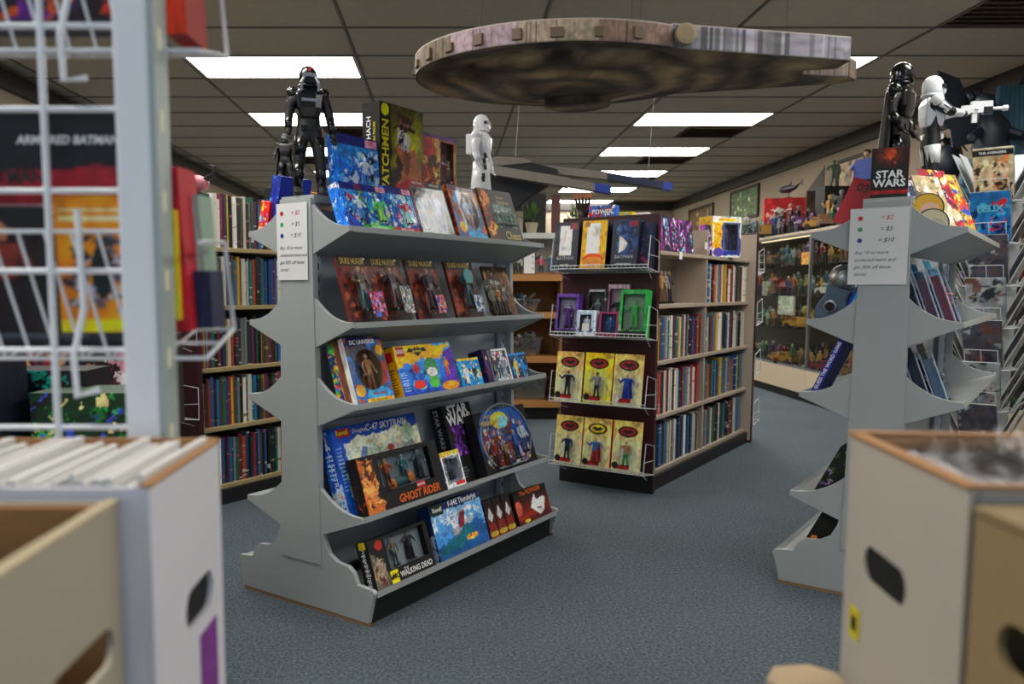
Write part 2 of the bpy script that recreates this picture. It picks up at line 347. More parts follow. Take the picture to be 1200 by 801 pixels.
# ---------------------------------------------------------------- larger armoured figures
def skin_body(verts, edges, radii, name, m, parent):
    me = bpy.data.meshes.new(name); me.from_pydata(verts, edges, []); me.materials.append(m)
    o = link(name, me, parent); sk = o.modifiers.new('skin', 'SKIN'); sk.use_smooth_shade = True
    me.skin_vertices[0] if me.skin_vertices else None
    if not me.skin_vertices:
        pass
    for i, r in enumerate(radii):
        r = r if isinstance(r, tuple) else (r, r); me.skin_vertices[0].data[i].radius = r
    me.skin_vertices[0].data[0].use_root = True
    ss = o.modifiers.new('sub', 'SUBSURF'); ss.levels = 1; ss.render_levels = 1
    return o
def armour_figure(name, label, cat, loc, rz, h, suit, plate, visor, trim, armL, armR, back=False, cape=False, tank=False, stance=.09, kilt=False):
    """armL/armR: (elbow, wrist) in units of height, x positive = right of the figure seen from the front (-y)"""
    t = thing(name, label, cat, loc, rz)
    V = [(0, 0, .52), (0, 0, .60), (0, -.005, .72), (0, 0, .80), (0, 0, .845), (0, -.008, .90),
         (-.05, 0, .50), (-stance, -.012, .28), (-stance - .01, .012, .06), (-stance - .015, -.05, .025),
         (.05, 0, .50), (stance, -.018, .28), (stance + .01, .004, .06), (stance + .015, -.06, .025),
         (-.115, 0, .785), armL[0], armL[1], (.115, 0, .785), armR[0], armR[1]]
    for i, k in ((15, 1), (18, 1)): pass
    hl = Vector(armL[1]); hr = Vector(armR[1]); dl = (hl - Vector(armL[0])).normalized() * .045; dr = (hr - Vector(armR[0])).normalized() * .045
    V += [tuple(hl + dl), tuple(hr + dr)]
    Eg = [(0, 1), (1, 2), (2, 3), (3, 4), (4, 5), (0, 6), (6, 7), (7, 8), (8, 9), (0, 10), (10, 11), (11, 12), (12, 13), (3, 14), (14, 15), (15, 16), (3, 17), (17, 18), (18, 19), (16, 20), (19, 21)]
    R = [(.075, .05), (.066, .045), (.09, .055), (.06, .045), (.03, .03), (.035, .035), .055, .04, .03, .025, .055, .04, .03, .025, .042, .032, .022, .042, .032, .022, .02, .02]
    V = [tuple(q * h for q in v) for v in V]; R = [tuple(q * h * 1.25 for q in (r if isinstance(r, tuple) else (r, r))) for r in R]
    skin_body(V, Eg, R, 'suit', suit, t)
    def part(nm, mb, m, sm=True): return mb.build(nm, m, t, smooth=sm)
    # helmet: shell with brow, visor slit, snout and neck flare
    Hh = h
    m = MB(); m.lathe([(.058, .852), (.070, .866), (.070, .90), (.072, .93), (.066, .965), (.048, .992), (.024, 1.006), (.002, 1.01)], 16, Matrix.Diagonal((Hh, Hh * 1.08, Hh, 1)))
    hm = part('helmet', m, plate)
    m = MB(); m.prism([(-.052, .905), (-.056, .935), (0, .945), (.056, .935), (.052, .905), (.02, .915), (-.02, .915)], -.0835, -.045, 'y', Matrix.Scale(Hh, 4)); part('visor', m, visor, False)
    m = MB(); m.prism([(-.035, .87), (-.042, .898), (0, .908), (.042, .898), (.035, .87), (0, .86)], -.088, -.04, 'y', Matrix.Scale(Hh, 4)); part('mask', m, plate, False)
    m = MB(); m.lathe([(.085, .845), (.078, .862), (.05, .87)], 14, Matrix.Diagonal((Hh, Hh, Hh, 1))); part('collar', m, plate)
    m = MB()
    m.add([(x * Hh, y * Hh, z * Hh) for z, wx, y0, y1 in ((.60, .075, -.062, .06), (.68, .098, -.078, .07), (.78, .112, -.076, .07), (.835, .07, -.05, .055)) for x, y in ((-wx, y0), (-wx * .4, y0 * 1.12), (wx * .4, y0 * 1.12), (wx, y0), (wx, y1), (-wx, y1))],
          [(6 * i + k, 6 * i + (k + 1) % 6, 6 * i + 6 + (k + 1) % 6, 6 * i + 6 + k) for i in range(3) for k in range(6)] + [(5, 4, 3, 2, 1, 0), (18, 19, 20, 21, 22, 23)])
    bevel(part('chest_plate', m, plate, False), .006 * Hh / .4)
    m = MB(); m.lathe([(.078, .50), (.084, .51), (.084, .545), (.078, .552)], 14, Matrix.Diagonal((Hh, Hh * .78, Hh, 1))); part('belt', m, trim)
    m = MB(); 
    for x in (-.06, -.03, .03, .06): m.box((x - .012) * Hh, (x + .012) * Hh, -.075 * Hh, -.055 * Hh, .505 * Hh, .545 * Hh)
    part('pouches', m, plate, False)
    for sgn, ar in ((-1, armL), (1, armR)):
        m = MB(); m.ball((sgn * .122 * Hh, 0, .795 * Hh), .05 * Hh, .05 * Hh, .052 * Hh, seg=10, rings=7); part('shoulder_pad', m, plate)
        e, wv = Vector(ar[0]) * Hh, Vector(ar[1]) * Hh
        m = MB(); m.tube([e.lerp(wv, .12), e.lerp(wv, .9)], [.036 * Hh, .028 * Hh], 10); part('forearm_guard', m, plate)
        s_ = Vector((sgn * .118, 0, .785)) * Hh; m = MB(); m.tube([s_.lerp(e, .25), s_.lerp(e, .85)], [.041 * Hh, .036 * Hh], 10); part('upper_arm_plate', m, plate)
        k = Vector((sgn * stance, -.015, .28)) * Hh; hp = Vector((sgn * .055, 0, .5)) * Hh; f = Vector((sgn * (stance + .01), .008, .06)) * Hh
        m = MB(); m.tube([hp.lerp(k, .2), hp.lerp(k, .85)], [.06 * Hh, .048 * Hh], 10); part('thigh_plate', m, plate)
        m = MB(); m.tube([k.lerp(f, .12), k.lerp(f, .45), k.lerp(f, .95)], [.042 * Hh, .046 * Hh, .036 * Hh], 10); part('shin_plate', m, plate)
        m = MB(); m.prism([(-.10, 0), (-.105, .03), (-.05, .05), (-.03, .075), (.035, .075), (.04, 0)], (sgn * (stance + .012) - .033), (sgn * (stance + .012) + .033), 'x', Matrix.Scale(Hh, 4)); bevel(part('boot', m, plate if tank else trim, False), .008 * Hh)
        hd = wv + (wv - e).normalized() * .03 * Hh; m = MB()
        for q in range(4):
            a = Vector((sgn * .0 + (q - 1.5) * .011, -.008, 0)) * Hh; m.tube([hd + a, hd + a + (wv - e).normalized() * .022 * Hh, hd + a + (wv - e).normalized() * .036 * Hh + Vector((0, -.012 * Hh, 0))], [.007 * Hh, .0065 * Hh, .005 * Hh], 5)
        m.tube([hd + Vector((-sgn * .018, -.01, 0)) * Hh, hd + Vector((-sgn * .026, -.022, -.012)) * Hh], [.007 * Hh, .005 * Hh], 5); part('fingers', m, trim)
    if tank:
        m = MB(); m.box(-.09 * Hh, .09 * Hh, .065 * Hh, .13 * Hh, .62 * Hh, .82 * Hh); bevel(part('backpack', m, plate, False), .015 * Hh)
        m = MB(); m.box(-.05 * Hh, .05 * Hh, .128 * Hh, .136 * Hh, .68 * Hh, .76 * Hh); part('backpack_vent', m, trim, False)
    if cape or kilt:
        z0, z1 = (.82, .08) if cape else (.55, .06); n = 12; m = MB(); vs = []; a0, a1 = ((.1, PI - .1) if cape else (-.35, PI * 2 - 1.2))
        for j in range(7):
            q = j / 6; z = z0 + (z1 - z0) * q
            for i in range(n + 1):
                a = a0 + (a1 - a0) * i / n; r = (.105 + .075 * q if cape else .085 + .05 * q) * (1 + .05 * math.sin(i * 2.4)); vs.append((r * math.cos(a) * Hh, r * .85 * math.sin(a) * Hh, z * Hh))
        m.add(vs, [(j * (n + 1) + i, j * (n + 1) + i + 1, (j + 1) * (n + 1) + i + 1, (j + 1) * (n + 1) + i) for j in range(6) for i in range(n)])
        o = part('cape' if cape else 'coat_skirt', m, suit if cape else plate); sol = o.modifiers.new('thick', 'SOLIDIFY'); sol.thickness = .006 * Hh
    return t

# ================================================================ SETTING
XL, XR, YF, YB, ZC = -3.3, 4.2, -1.3, 15.5, 2.74
def struct(o, **k): o['kind'] = 'structure'; return o
def bx(name, x0, x1, y0, y1, z0, z1, m, parent=None): return MB().box(x0, x1, y0, y1, z0, z1).build(name, m, parent)
m_carpet = mat('carpet', '66727a', 0.95, noise=0.0)
def carpet_nodes(m):
    nt = m.node_tree; b = nt.nodes['Principled BSDF']; tc = nt.nodes.new('ShaderNodeTexCoord')
    n1 = nt.nodes.new('ShaderNodeTexNoise'); n1.inputs['Scale'].default_value = 95; n1.inputs['Detail'].default_value = 4; n1.inputs['Roughness'].default_value = .8
    n2 = nt.nodes.new('ShaderNodeTexNoise'); n2.inputs['Scale'].default_value = 1.7; n2.inputs['Detail'].default_value = 3
    for n in (n1, n2): nt.links.new(tc.outputs['Object'], n.inputs['Vector'])
    r = nt.nodes.new('ShaderNodeValToRGB'); r.color_ramp.elements[0].position = .36; r.color_ramp.elements[1].position = .64
    r.color_ramp.elements[0].color = (*lin(hx('232c33')), 1); r.color_ramp.elements[1].color = (*lin(hx('62707a')), 1)
    nt.links.new(n1.outputs['Fac'], r.inputs[0])
    mx = nt.nodes.new('ShaderNodeMix'); mx.data_type = 'RGBA'; mx.blend_type = 'MULTIPLY'; mx.inputs[0].default_value = .35
    nt.links.new(r.outputs[0], mx.inputs[6]); nt.links.new(n2.outputs['Color'], mx.inputs[7])
    cr = nt.nodes.new('ShaderNodeValToRGB'); cr.color_ramp.elements[0].position = .3; cr.color_ramp.elements[0].color = (.5, .5, .5, 1); cr.color_ramp.elements[1].position = .7
    nt.links.new(n2.outputs['Fac'], cr.inputs[0]); nt.links.new(cr.outputs[0], mx.inputs[7]); nt.links.new(mx.outputs[2], b.inputs['Base Color'])
    bp = nt.nodes.new('ShaderNodeBump'); bp.inputs['Strength'].default_value = .6; bp.inputs['Distance'].default_value = .004
    nt.links.new(n1.outputs['Fac'], bp.inputs['Height']); nt.links.new(bp.outputs[0], b.inputs['Normal'])
carpet_nodes(m_carpet)
m_wall = mat('cream_wall', 'a89a86', 0.85, noise=.05, scale=3); m_trim = mat('dark_trim', '2a2523', 0.5); m_tile = mat('ceiling_tile_board', 'b4aea2', 0.95, noise=.09, scale=14, bump=.25, detail=6)
m_tbar = mat('ceiling_t_bar', '66625b', 0.6); m_brown = mat('brown_vent', '4a3a2c', 0.7)
struct(bx('floor', XL, XR, YF, YB, -.1, 0, m_carpet))
struct(bx('wall_left', XL - .1, XL, YF, YB, 0, ZC + .1, m_wall)); struct(bx('wall_right', XR, XR + .1, YF, YB, 0, ZC + .1, m_wall)); struct(bx('wall_back', XL, XR, YB, YB + .1, 0, ZC + .1, m_wall))
wf = MB(); wf.box(XL, XR, YF - .1, YF, 0, .72); wf.box(XL, XR, YF - .1, YF, 2.5, ZC + .1); wf.box(XL, -2.95, YF - .1, YF, .72, 2.5); wf.box(3.85, XR, YF - .1, YF, .72, 2.5)
struct(wf.build('wall_front', m_wall))
wn = MB()
for x in (-2.95, -.7, 1.55, 3.80): wn.box(x, x + .05, YF - .08, YF - .03, .72, 2.5)
wn.box(-2.95, 3.85, YF - .08, YF - .03, .72, .77); wn.box(-2.95, 3.85, YF - .08, YF - .03, 2.45, 2.5)
struct(wn.build('window_1', mat('window_metal', '3a3a3a', .4, .6)))
ceil = struct(bx('ceiling', XL, XR, YF, YB, ZC + .03, ZC + .13, m_tile))
struct(bx('trim_1', XL, XL + .05, YF, YB, ZC - .14, ZC - .002, m_trim)); struct(bx('trim_2', XR - .05, XR, YF, YB, ZC - .14, ZC - .002, m_trim)); struct(bx('trim_3', XL + .05, XR - .05, YB - .05, YB, ZC - .14, ZC - .002, m_trim))
struct(bx('baseboard_left', XL, XL + .015, YF, YB, 0, .1, m_trim)); struct(bx('baseboard_right', XR - .015, XR, YF, YB, 0, .1, m_trim)); struct(bx('baseboard_back', XL + .015, XR - .015, YB - .015, YB, 0, .1, m_trim))
GX, GY = -1.86, 5.86
xs = [GX + 1.22 * k for k in range(-2, 6)]; ys = [GY + .61 * k for k in range(-11, 17)]
lights = [(a, 5.86 + 1.83 * k) for a in (-1.86, 1.80) for k in range(-3, 6)]
dark = [(2.41, 8.30, .61), (2.41, 10.13, .61), (2.41, 11.96, .61), (-1.25, 8.30, .61), (-1.86, 10.13, .61), (3.02, 4.64, 1.18)]
islight = lambda x, y: any(abs(x - a) < .1 and abs(y - b) < .1 for a, b in lights)
isvent = lambda x, y: [d for d in dark if x - .05 < d[0] < x + 1.2 and abs(d[1] - y) < .1]
tm = MB(); tm.box(.012, 1.208, .012, .598, 0, .016); tile_me = tm.mesh('ceiling_tile', m_tile)
hm_ = MB(); hm_.box(.012, .598, .012, .598, 0, .016); half_me = hm_.mesh('ceiling_tile', m_tile)
tb = MB(); nt_ = 0
for x in xs: tb.box(x - .009, x + .009, max(YF, ys[0]), YB, ZC - .006, ZC + .004)
for y in ys: tb.box(XL, XR, y - .007, y + .007, ZC - .006, ZC + .004)
tbar = tb.build('ceiling_grid', m_tbar, ceil); tbar['kind'] = 'stuff'
for x in xs:
    for y in ys:
        if x < XL - .1 or x + .3 > XR or y < YF or y + .5 > YB: 
            continue
        if islight(x, y): continue
        v = isvent(x, y)
        if v:
            if v[0][2] > 1: continue
            if v[0][0] > x + .3: link('ceiling_tile', half_me, ceil, (x, y, ZC))
            else: link('ceiling_tile', half_me, ceil, (x + .61, y, ZC))
            continue
        o = link('ceiling_tile', tile_me, ceil, (x, y, ZC)); 
        if x + 1.22 > XR: o.scale.x = (XR - x) / 1.22
# vents / stained brown tiles
vn = ['brown square air vent just behind the second ceiling light on the right', 'brown square air vent behind the third ceiling light on the right', 'farthest brown air vent on the right side of the ceiling', 'brown air vent behind the second ceiling light on the left', 'farthest brown air vent on the left side of the ceiling', 'wide dark brown ceiling vent near the right wall, upper right corner of the photo']
for (x, y, wd), lb in zip(dark, vn):
    t = thing('ceiling_vent', lb, 'vent', (x, y, ZC), group='brown ceiling vents')
    bx('vent_frame', .01, wd - .01, .01, .60, .002, .018, m_brown, t)
    for k in range(7): MB().box(.03, wd - .03, -.02, .02, -.003, .003).build('slat', m_brown, t, loc=(0, .07 + .078 * k, -.004), rot=(.5, 0, 0))
m_diff = mat('light_diffuser', (1, .985, .95), .5, emit=LAMP); m_white = mat('white_enamel', 'c8c8c4', .4)
sides = {-1.86: 'left', 1.80: 'right'}; od = ['first', 'second', 'third', 'fourth', 'fifth', 'sixth', 'seventh', 'eighth', 'ninth']
for i, (x, y) in enumerate(lights):
    k = i % 9
    t = thing('ceiling_light', f'bright rectangular ceiling light panel, {od[k]} from the shopfront in the {sides[x]} row', 'ceiling light', (x, y, ZC), group='rectangular ceiling light panels')
    f = MB(); f.box(.01, 1.21, .01, .03, -.004, .03); f.box(.01, 1.21, .58, .60, -.004, .03); f.box(.01, .03, .03, .58, -.004, .03); f.box(1.19, 1.21, .03, .58, -.004, .03); f.build('frame', m_white, t)
    d = MB(); d.box(.03, 1.19, .03, .58, .001, .006); d.build('diffuser', m_diff, t)

# ================================================================ GREY GONDOLAS
m_gray = mat('grey_shelf_paint', '9ea3a3', .42, noise=.03, scale=6); m_gray2 = mat('grey_back_board', 'aeb6be', .5); m_chip = mat('chipped_board_edge', '8a6a48', .8, noise=.3, scale=60, bump=.4); m_blk = mat('black_kick_board', '141414', .5)
TIPS = [(.242, 1.33), (.247, 1.015), (.262, .745), (.282, .365)]
GL = 1.25
class Frame:
    def __init__(s, ox, oy, ang): s.o = (ox, oy); s.N = (math.cos(ang), math.sin(ang)); s.A = (-math.sin(ang), math.cos(ang)); s.ang = ang
    def P(s, a, t, z): return (s.o[0] + s.N[0] * a + s.A[0] * t, s.o[1] + s.N[1] * a + s.A[1] * t, z)
    def right(s): return s.ang + PI / 2     # item rotation so its front faces +N
    def left(s): return s.ang - PI / 2
    def near(s): return s.ang               # front faces -A
def arm_pts(sgn, tip, zt, w0):
    p = [];
    for i in range(9):
        q = i / 8; p.append((sgn * (w0 + (tip - w0) * q), zt + .078 * (1 - q) ** 2.3))
    p += [(sgn * (tip + .003), zt - .018), (sgn * w0, zt - .09)]
    return p if sgn > 0 else p[::-1]
def gondola(fr, label):
    t = thing('gondola_shelf', label, 'shelf', fr.P(0, 0, 0), fr.ang)
    for (y0, y1) in ((-.018, 0), (GL, GL + .018)):
        m = MB(); m.prism([(-.098, .17), (.098, .17), (.075, 1.43), (-.075, 1.43)], y0 - .004, y1 + .004, 'y'); bevel(m.build('upright', m_gray, t), .002)
        b = [(.31, .012), (.328, .09), (.338, .118), (.33, .128), (.262, .135), (.245, .172), (.22, .19), (.17, .195), (.135, .215), (.112, .26), (.098, .32), (-.098, .32), (-.112, .26), (-.135, .215), (-.17, .195), (-.22, .19), (-.245, .172), (-.262, .135), (-.33, .128), (-.338, .118), (-.328, .09), (-.31, .012)]
        bevel(MB().prism(b, y0, y1, 'y').build('base_cheek', m_gray, t), .0015)
        MB().prism([(-.31, 0), (.31, 0), (.312, .014), (.1, .010), (-.02, .013), (-.2, .012), (-.312, .014)], y0 + .001, y1 - .001, 'y').build('chipped_edge', m_chip, t)
        for sgn in (-1, 1):
            for tip, zt in TIPS:
                bevel(MB().prism(arm_pts(sgn, tip, zt, .075 + (1.33 - zt) * .018), y0 + .001, y1 - .001, 'y').build('shelf_bracket', m_gray, t), .0012)
    MB().box(-.012, .012, 0, GL, .1, 1.40).build('back_panel', m_gray2, t)
    MB().box(-.078, .078, -.01, GL + .01, 1.415, 1.44).build('top_cap', m_gray, t)
    for y in (.012, GL - .04):
        for sgn in (-1, 1):
            m = MB(); m.box(sgn * .045 - .012, sgn * .045 + .012, y, y + .028, .12, 1.415); o = m.build('slotted_upright', m_gray2, t)
            m = MB()
            for k in range(26): m.box(sgn * .0575 - .001, sgn * .0575 + .001, y + .01, y + .018, .2 + k * .045, .222 + k * .045)
            m.build('slots', m_blk, o)['kind'] = 'stuff'
    for sgn in (-1, 1):
        for tip, zt in TIPS:
            bevel(MB().prism([(sgn * tip, zt), (sgn * (tip + .002), zt - .02), (sgn * (tip - .012), zt - .02), (sgn * (tip - .012), zt - .022), (sgn * .05, zt - .090), (sgn * .05, zt - .076), (sgn * (tip - .014), zt - .009)][::sgn], .001, GL - .001, 'y').build('shelf', m_gray, t), .001)
        MB().prism([(sgn * .334, .122), (sgn * .336, .10), (sgn * .32, .10), (sgn * .05, .06), (sgn * .05, .075), (sgn * .318, .112)][::sgn], .001, GL - .001, 'y').build('base_shelf', m_gray, t)
        MB().box(min(sgn * .30, sgn * .285), max(sgn * .30, sgn * .285), .002, GL - .002, 0, .10).build('kick_board', m_blk, t)
    return t
G1 = Frame(-.507, 2.838, math.atan2(-.585, .811)); G2 = Frame(1.53, 2.89, math.atan2(-.61, .79))
g1 = gondola(G1, 'grey double-sided gondola shelf in the middle, with the lower chipped base'); g1['label'] = 'grey double-sided display shelf left of centre stacked with toy boxes'
g2 = gondola(G2, 'grey double-sided display shelf on the right behind the white cardboard box')
m_paper = mat('white_paper', 'dcdcdc', .8)
def sign(fr, label, z0, w, h, a0):
    t = thing('paper_sign', label, 'sign', fr.P(a0, -.026, z0), fr.ang)
    MB().box(-w / 2, w / 2, -.001, .0005, 0, h).build('paper', m_paper, t)
    for i, (c, s) in enumerate((('red', '= $2'), ('green', '= $5'), ('blue', '= $10'))):
        zz = h * (.87 - .145 * i)
        MB().lathe([(.008, 0), (.008, .0006)], 14).build('colour_dot', INK[c], t, loc=(-w * .32, -.0012, zz), rot=(PI / 2, 0, 0))
        text(s, .021, INK['red' if i == 0 else 'black'], t, (w * .12, -.0015, zz), shear=.3, name='handwriting')
    for i, s in enumerate(('Buy 10 or more', 'stickered items and', 'get 20% off those', 'items!')):
        text(s, .0165, INK['black'], t, (-w * .4, -.0015, h * (.42 - .095 * i)), shear=.35, name='handwriting', align='LEFT')
sign(G1, 'white paper price sign with coloured dots on the centre grey shelf', 1.155, .148, .26, -.012)
sign(G2, 'white paper price sign with coloured dots on the right grey shelf', 1.14, .186, .265, -.02)

# ================================================================ TALL BOOKCASES
m_maroon = mat('maroon_laminate', '3a1420', .4, noise=.08, scale=8); m_tan = mat('almond_laminate', 'a8998a', .5, noise=.04, scale=6); m_shelfwood = mat('pale_shelf_edge', 'a89468', .55, noise=.1, scale=20)
ZS = [1.34, 1.04, .72, .41, .10]; BD = .27
def bookcase(fr, L, div, label, m_in, m_end, m_sh):
    t = thing('bookcase', label, 'bookcase', fr.P(0, 0, 0), fr.ang)
    for y0 in (-.03, L): bevel(MB().box(-.56, .015, y0, y0 + .03, 0, 1.53).build('end_panel', m_end, t), .003)
    MB().box(-.55, .008, L - .006, L, .02, 1.52).build('end_lining', m_in, t)
    MB().box(-.55, .008, 0, .006, .02, 1.52).build('end_lining', m_in, t)
    MB().box(-.285, -.265, .006, L - .006, .05, 1.5).build('back_panel', m_in, t)
    for z in ZS:
        bevel(MB().box(-.265, -.03, .006, L - .006, z - .022, z).build('shelf', m_sh, t), .002); bevel(MB().box(-.52, -.285, .006, L - .006, z - .022, z).build('shelf', m_sh, t), .002)
    MB().box(-.265, -.035, div - .012, div + .012, .1, 1.5).build('divider', m_sh if m_in is m_tan else m_in, t)
    MB().box(-.54, -.01, .0, L, 0, .078).build('kick_board', m_blk, t); MB().box(-.562, .017, -.034, -.030, 0, .105).build('end_kick_board', m_blk, t)
    return t
B1 = Frame(1.135, 4.471, G1.ang); B2 = Frame(-1.245, 4.10, G1.ang)
bookcase(B1, 1.86, .92, 'maroon-ended almond bookcase right of centre, toys on its near end', m_tan, m_maroon, m_tan)
bookcase(B2, 1.30, .95, 'dark maroon bookcase full of books behind the centre grey shelf at left', mat('black_laminate', '1c1416', .5), m_maroon, m_shelfwood)

PAL = ['1a1a1e', '22252c', '6c2a2c', '8c1f24', '1f3d6a', '3a3440', '5a5048', '2c3a30', '1a1a1e', '2f6da0', 'd8d4c8', 'e6e0d2', 'c8a038', '3a3440', '2e5a48', '6a2a52', 'a84a2a', '747a80', '4a2620', 'e8e4dc', '141418', '35538c', '20706c', '5a5048', 'c2bdb0', '8c3048', '303034']
CN = {'6c2a2c': 'dark red', '2c3a30': 'olive black', '1a1a1e': 'black', '22252c': 'dark slate', '8c1f24': 'crimson', 'b8322c': 'red', '1f3d6a': 'navy', '2f6da0': 'mid blue', 'd8d4c8': 'pale grey', 'e6e0d2': 'cream', 'c8a038': 'mustard', '3a3440': 'dark violet', '2e5a48': 'dark green', '6a2a52': 'plum', 'a84a2a': 'rust', '747a80': 'grey', '4a2620': 'brown', 'e8e4dc': 'white', '141418': 'jet black', '35538c': 'blue', '20706c': 'teal', '5a5048': 'taupe', 'c2bdb0': 'stone grey', '8c3048': 'rose', '303034': 'charcoal'}
ORD = ['first', 'second', 'third', 'fourth', 'fifth', 'sixth', 'seventh', 'eighth', 'ninth', 'tenth', 'eleventh', 'twelfth', 'thirteenth', 'fourteenth', 'fifteenth', 'sixteenth', 'seventeenth', 'eighteenth', 'nineteenth', 'twentieth']
TENS = ['', '', 'twent', 'thirt', 'fort', 'fift', 'sixt', 'sevent', 'eight', 'ninet']
def ordn(i): return ORD[i] if i < 20 else (TENS[(i + 1) // 10] + 'ieth' if (i + 1) % 10 == 0 else TENS[(i + 1) // 10] + 'y-' + ORD[(i + 1) % 10 - 1])
bkm = MB(); bkm.box(0, 1, 0, 1, 0, 1)      # unit block, scaled per book
book_me = bkm.mesh('book', BOOK)
def books(fr, t0, t1, front, z, hmin, hmax, th, where, grp, seed, pal=None, bag=False, dmin=.15, dmax=.18):
    r = random.Random(seed); t = t0; i = 0; last = 0
    while True:
        w_ = th * r.uniform(.6, 1.5)
        if t + w_ > t1: break
        c = r.choice(pal or PAL); h = r.uniform(hmin, hmax) if r.random() < .6 else hmax * r.uniform(.93, 1); d = r.uniform(dmin, dmax)
        if r.random() < .03: t += w_ * .8
        o = bpy.data.objects.new('book', book_me); C.objects.link(o)
        lean = r.uniform(-.02, .035)
        o.location = fr.P(front - r.uniform(0, .014), t, z + .0005); o.rotation_euler = (0, lean if abs(lean) > .02 else 0, fr.right()); o.rotation_euler = (0, 0, fr.right())
        o.scale = (w_ * .94, d, h)
        cc = lin(hx(c)); j = r.uniform(.75, 1.2); o.color = (min(1, cc[0] * j), min(1, cc[1] * j), min(1, cc[2] * j), 1)
        size = 'tall' if h > (hmin + hmax) / 2 else 'short'
        tag(o, f'{size} {CN.get(c, "")} book, {ordn(i)} from left, {where}'.replace('  ', ' '), 'book', grp)
        t += w_; i += 1
rows = ['top shelf', 'second shelf', 'third shelf', 'fourth shelf', 'bottom shelf']
for k, z in enumerate(ZS):
    hm = (.235, .285) if k == 0 else (.225, .262)
    books(B2, .012, .60, -.045, z, *hm, .0165, rows[k] + ' of the left maroon bookcase', 'books in the left maroon bookcase', 40 + k, pal=PAL if k else PAL + ['c8a038', 'b8322c', 'e6e0d2', 'd8d4c8'])
MAG = PAL + ['d8d4c8', 'e8e4dc', 'c2bdb0', '1a1a1e', '747a80', 'e6e0d2']
for k, z in enumerate(ZS):
    if k == 0: continue
    nm = rows[k]
    if k > 1: books(B1, .015, .90, -.045, z, .225, .255, .026, nm + ', near bay of the almond bookcase', 'books in the almond bookcase', 60 + k, pal=MAG if k != 3 else ['b8322c', '1a1a1e', '22252c', 'd8d4c8', 'e6e0d2', 'c2bdb0', 'e6e0d2', '2f6da0', 'd8d4c8', '8c3048'])
    books(B1, .94, 1.84, -.045, z, .225, .258, .026, nm + ', far bay of the almond bookcase', 'books in the almond bookcase', 70 + k, pal=MAG if k != 3 else ['20706c', '2e5a48', 'c8a038', 'a84a2a', '1f3d6a', 'c8a038', '2f6da0', '3a3440'])
# ================================================================ PACKAGES
def pkg(name, label, cat, pos, rz, tilt, w, h, d, front, left=None, top=None, rest='202020', hole=None, right=None, group=None):
    t = thing(name, label, cat, pos, rz, tilt, group)
    o = link('carton', carton_mesh(w, h, d, front, left, top, rest, hole, right), t)
    return t
def inset(t, w, h, d, x0, y0, x1, y1, figs, back='503828', bubble=None, depth=None):
    """what shows through a carton's window: inner tray, figures, clear sheet (x0.. in 0..1 of the front)"""
    X0, X1, Z0, Z1 = -w / 2 + x0 * w, -w / 2 + x1 * w, y0 * h, y1 * h; dd = depth or d * .55
    m = MB().col(back); m.box(X0 - .002, X1 + .002, dd, dd + .001, Z0, Z1); m.box(X0 - .002, X1 + .002, .002, dd, Z0 - .002, Z0 - .001); m.build('inner_tray', TOY, t)
    for (fx, fz, fh, kw) in figs:
        me = small_fig(fh, **kw); link('figure', me, t, (-w / 2 + fx * w, dd * .55, fz * h))
    MB().box(X0, X1, -.0012, -.0006, Z0, Z1).build('clear_window', CLEAR, t)
def blister(t, w, h, cx, z0, bw, bh, dep, arch=True):
    """clear bubble in front of a card"""
    n = 8; pts = []
    if arch == 'down': pts = [(cx + bw / 2, z0 + bh)] + [(cx - bw / 2, z0 + bh)] + [(cx - bw / 2 * math.cos(PI * i / n), z0 + bw * .35 - bw * .35 * math.sin(PI * i / n)) for i in range(n + 1)]
    else:
        pts = [(cx - bw / 2, z0), (cx + bw / 2, z0)] + [(cx + bw / 2 * math.cos(PI * i / n), z0 + bh - bw * .4 + bw * .4 * math.sin(PI * i / n)) for i in range(n + 1)]
    o = MB().prism(pts, -dep, -.0008, 'y').build('blister', CLEAR, t); bevel(o, .005, 2); return o
def A_(w, h, c, seed=1, cell=.0034): return Art(w, h, cell, seed).bg(c)
def R(w, h, d, *a): return None
TR = math.radians(18)
g = G1
def onR(lv, t, back=0.0, fr=G1):   # spot on a right-hand shelf lip
    if lv == 5: return fr.P(.316 - back, t, .113 - back * .18)
    tip, z = TIPS[lv - 1]; return fr.P(tip - .016 - back, t, z - .006 - back * .30)

# ---- top shelf, front row
COLS = ['30b8c8', '2850c0', '58d070', 'e8f0f8', '1c3890', '80e0e8', 'a8e060']
def hero_pack(lab, t, w, h, foot, footcol, seed, pal, pos=None, tilt=.34, a=0):
    f = A_(w, h, '1c58b8', seed).grad('1848a8', '3a9ad8').blobs(26, pal, .05, .12, .95, .82, .10).fig(.62, .16, .6, pal[2], 'e8f0f8', pal[0]).rect(0, .84, 1, 1, '182c70').rect(.68, .86, .98, .98, 'f0a8c8').rect(0, 0, 1, .03, '1a2a60')
    if foot: f.rect(0, 0, 1, .11, footcol)
    l = A_(.05, h, '2078d0', seed + 1).blobs(10, ['103070', '60b8f0', 'e0e8f0', '2050b8'], r=.12)
    p = pkg('toy_pack', lab, 'toy package', pos or onR(1, t, a), g.right(), tilt, w, h, .05, f, l, rest='1c4ca0', group='blue superhero toy packs on the centre shelf')
    blister(p, w, h, w * .08, h * .14, w * .72, h * .68, .022)
    link('figure', small_fig(h * .52, {'body': pal[0]}.get('body'), pal[2], 'e8f0f8', 2), p, (w * .1, -.008, h * .17))
    text('DC', .018, INK['red'], p, (w * .33, -.0015, h * .92), bold=.02)
    if foot: text(foot, h * .09, INK['white'], p, (0, -.0015, h * .052), bold=.01)
    return p
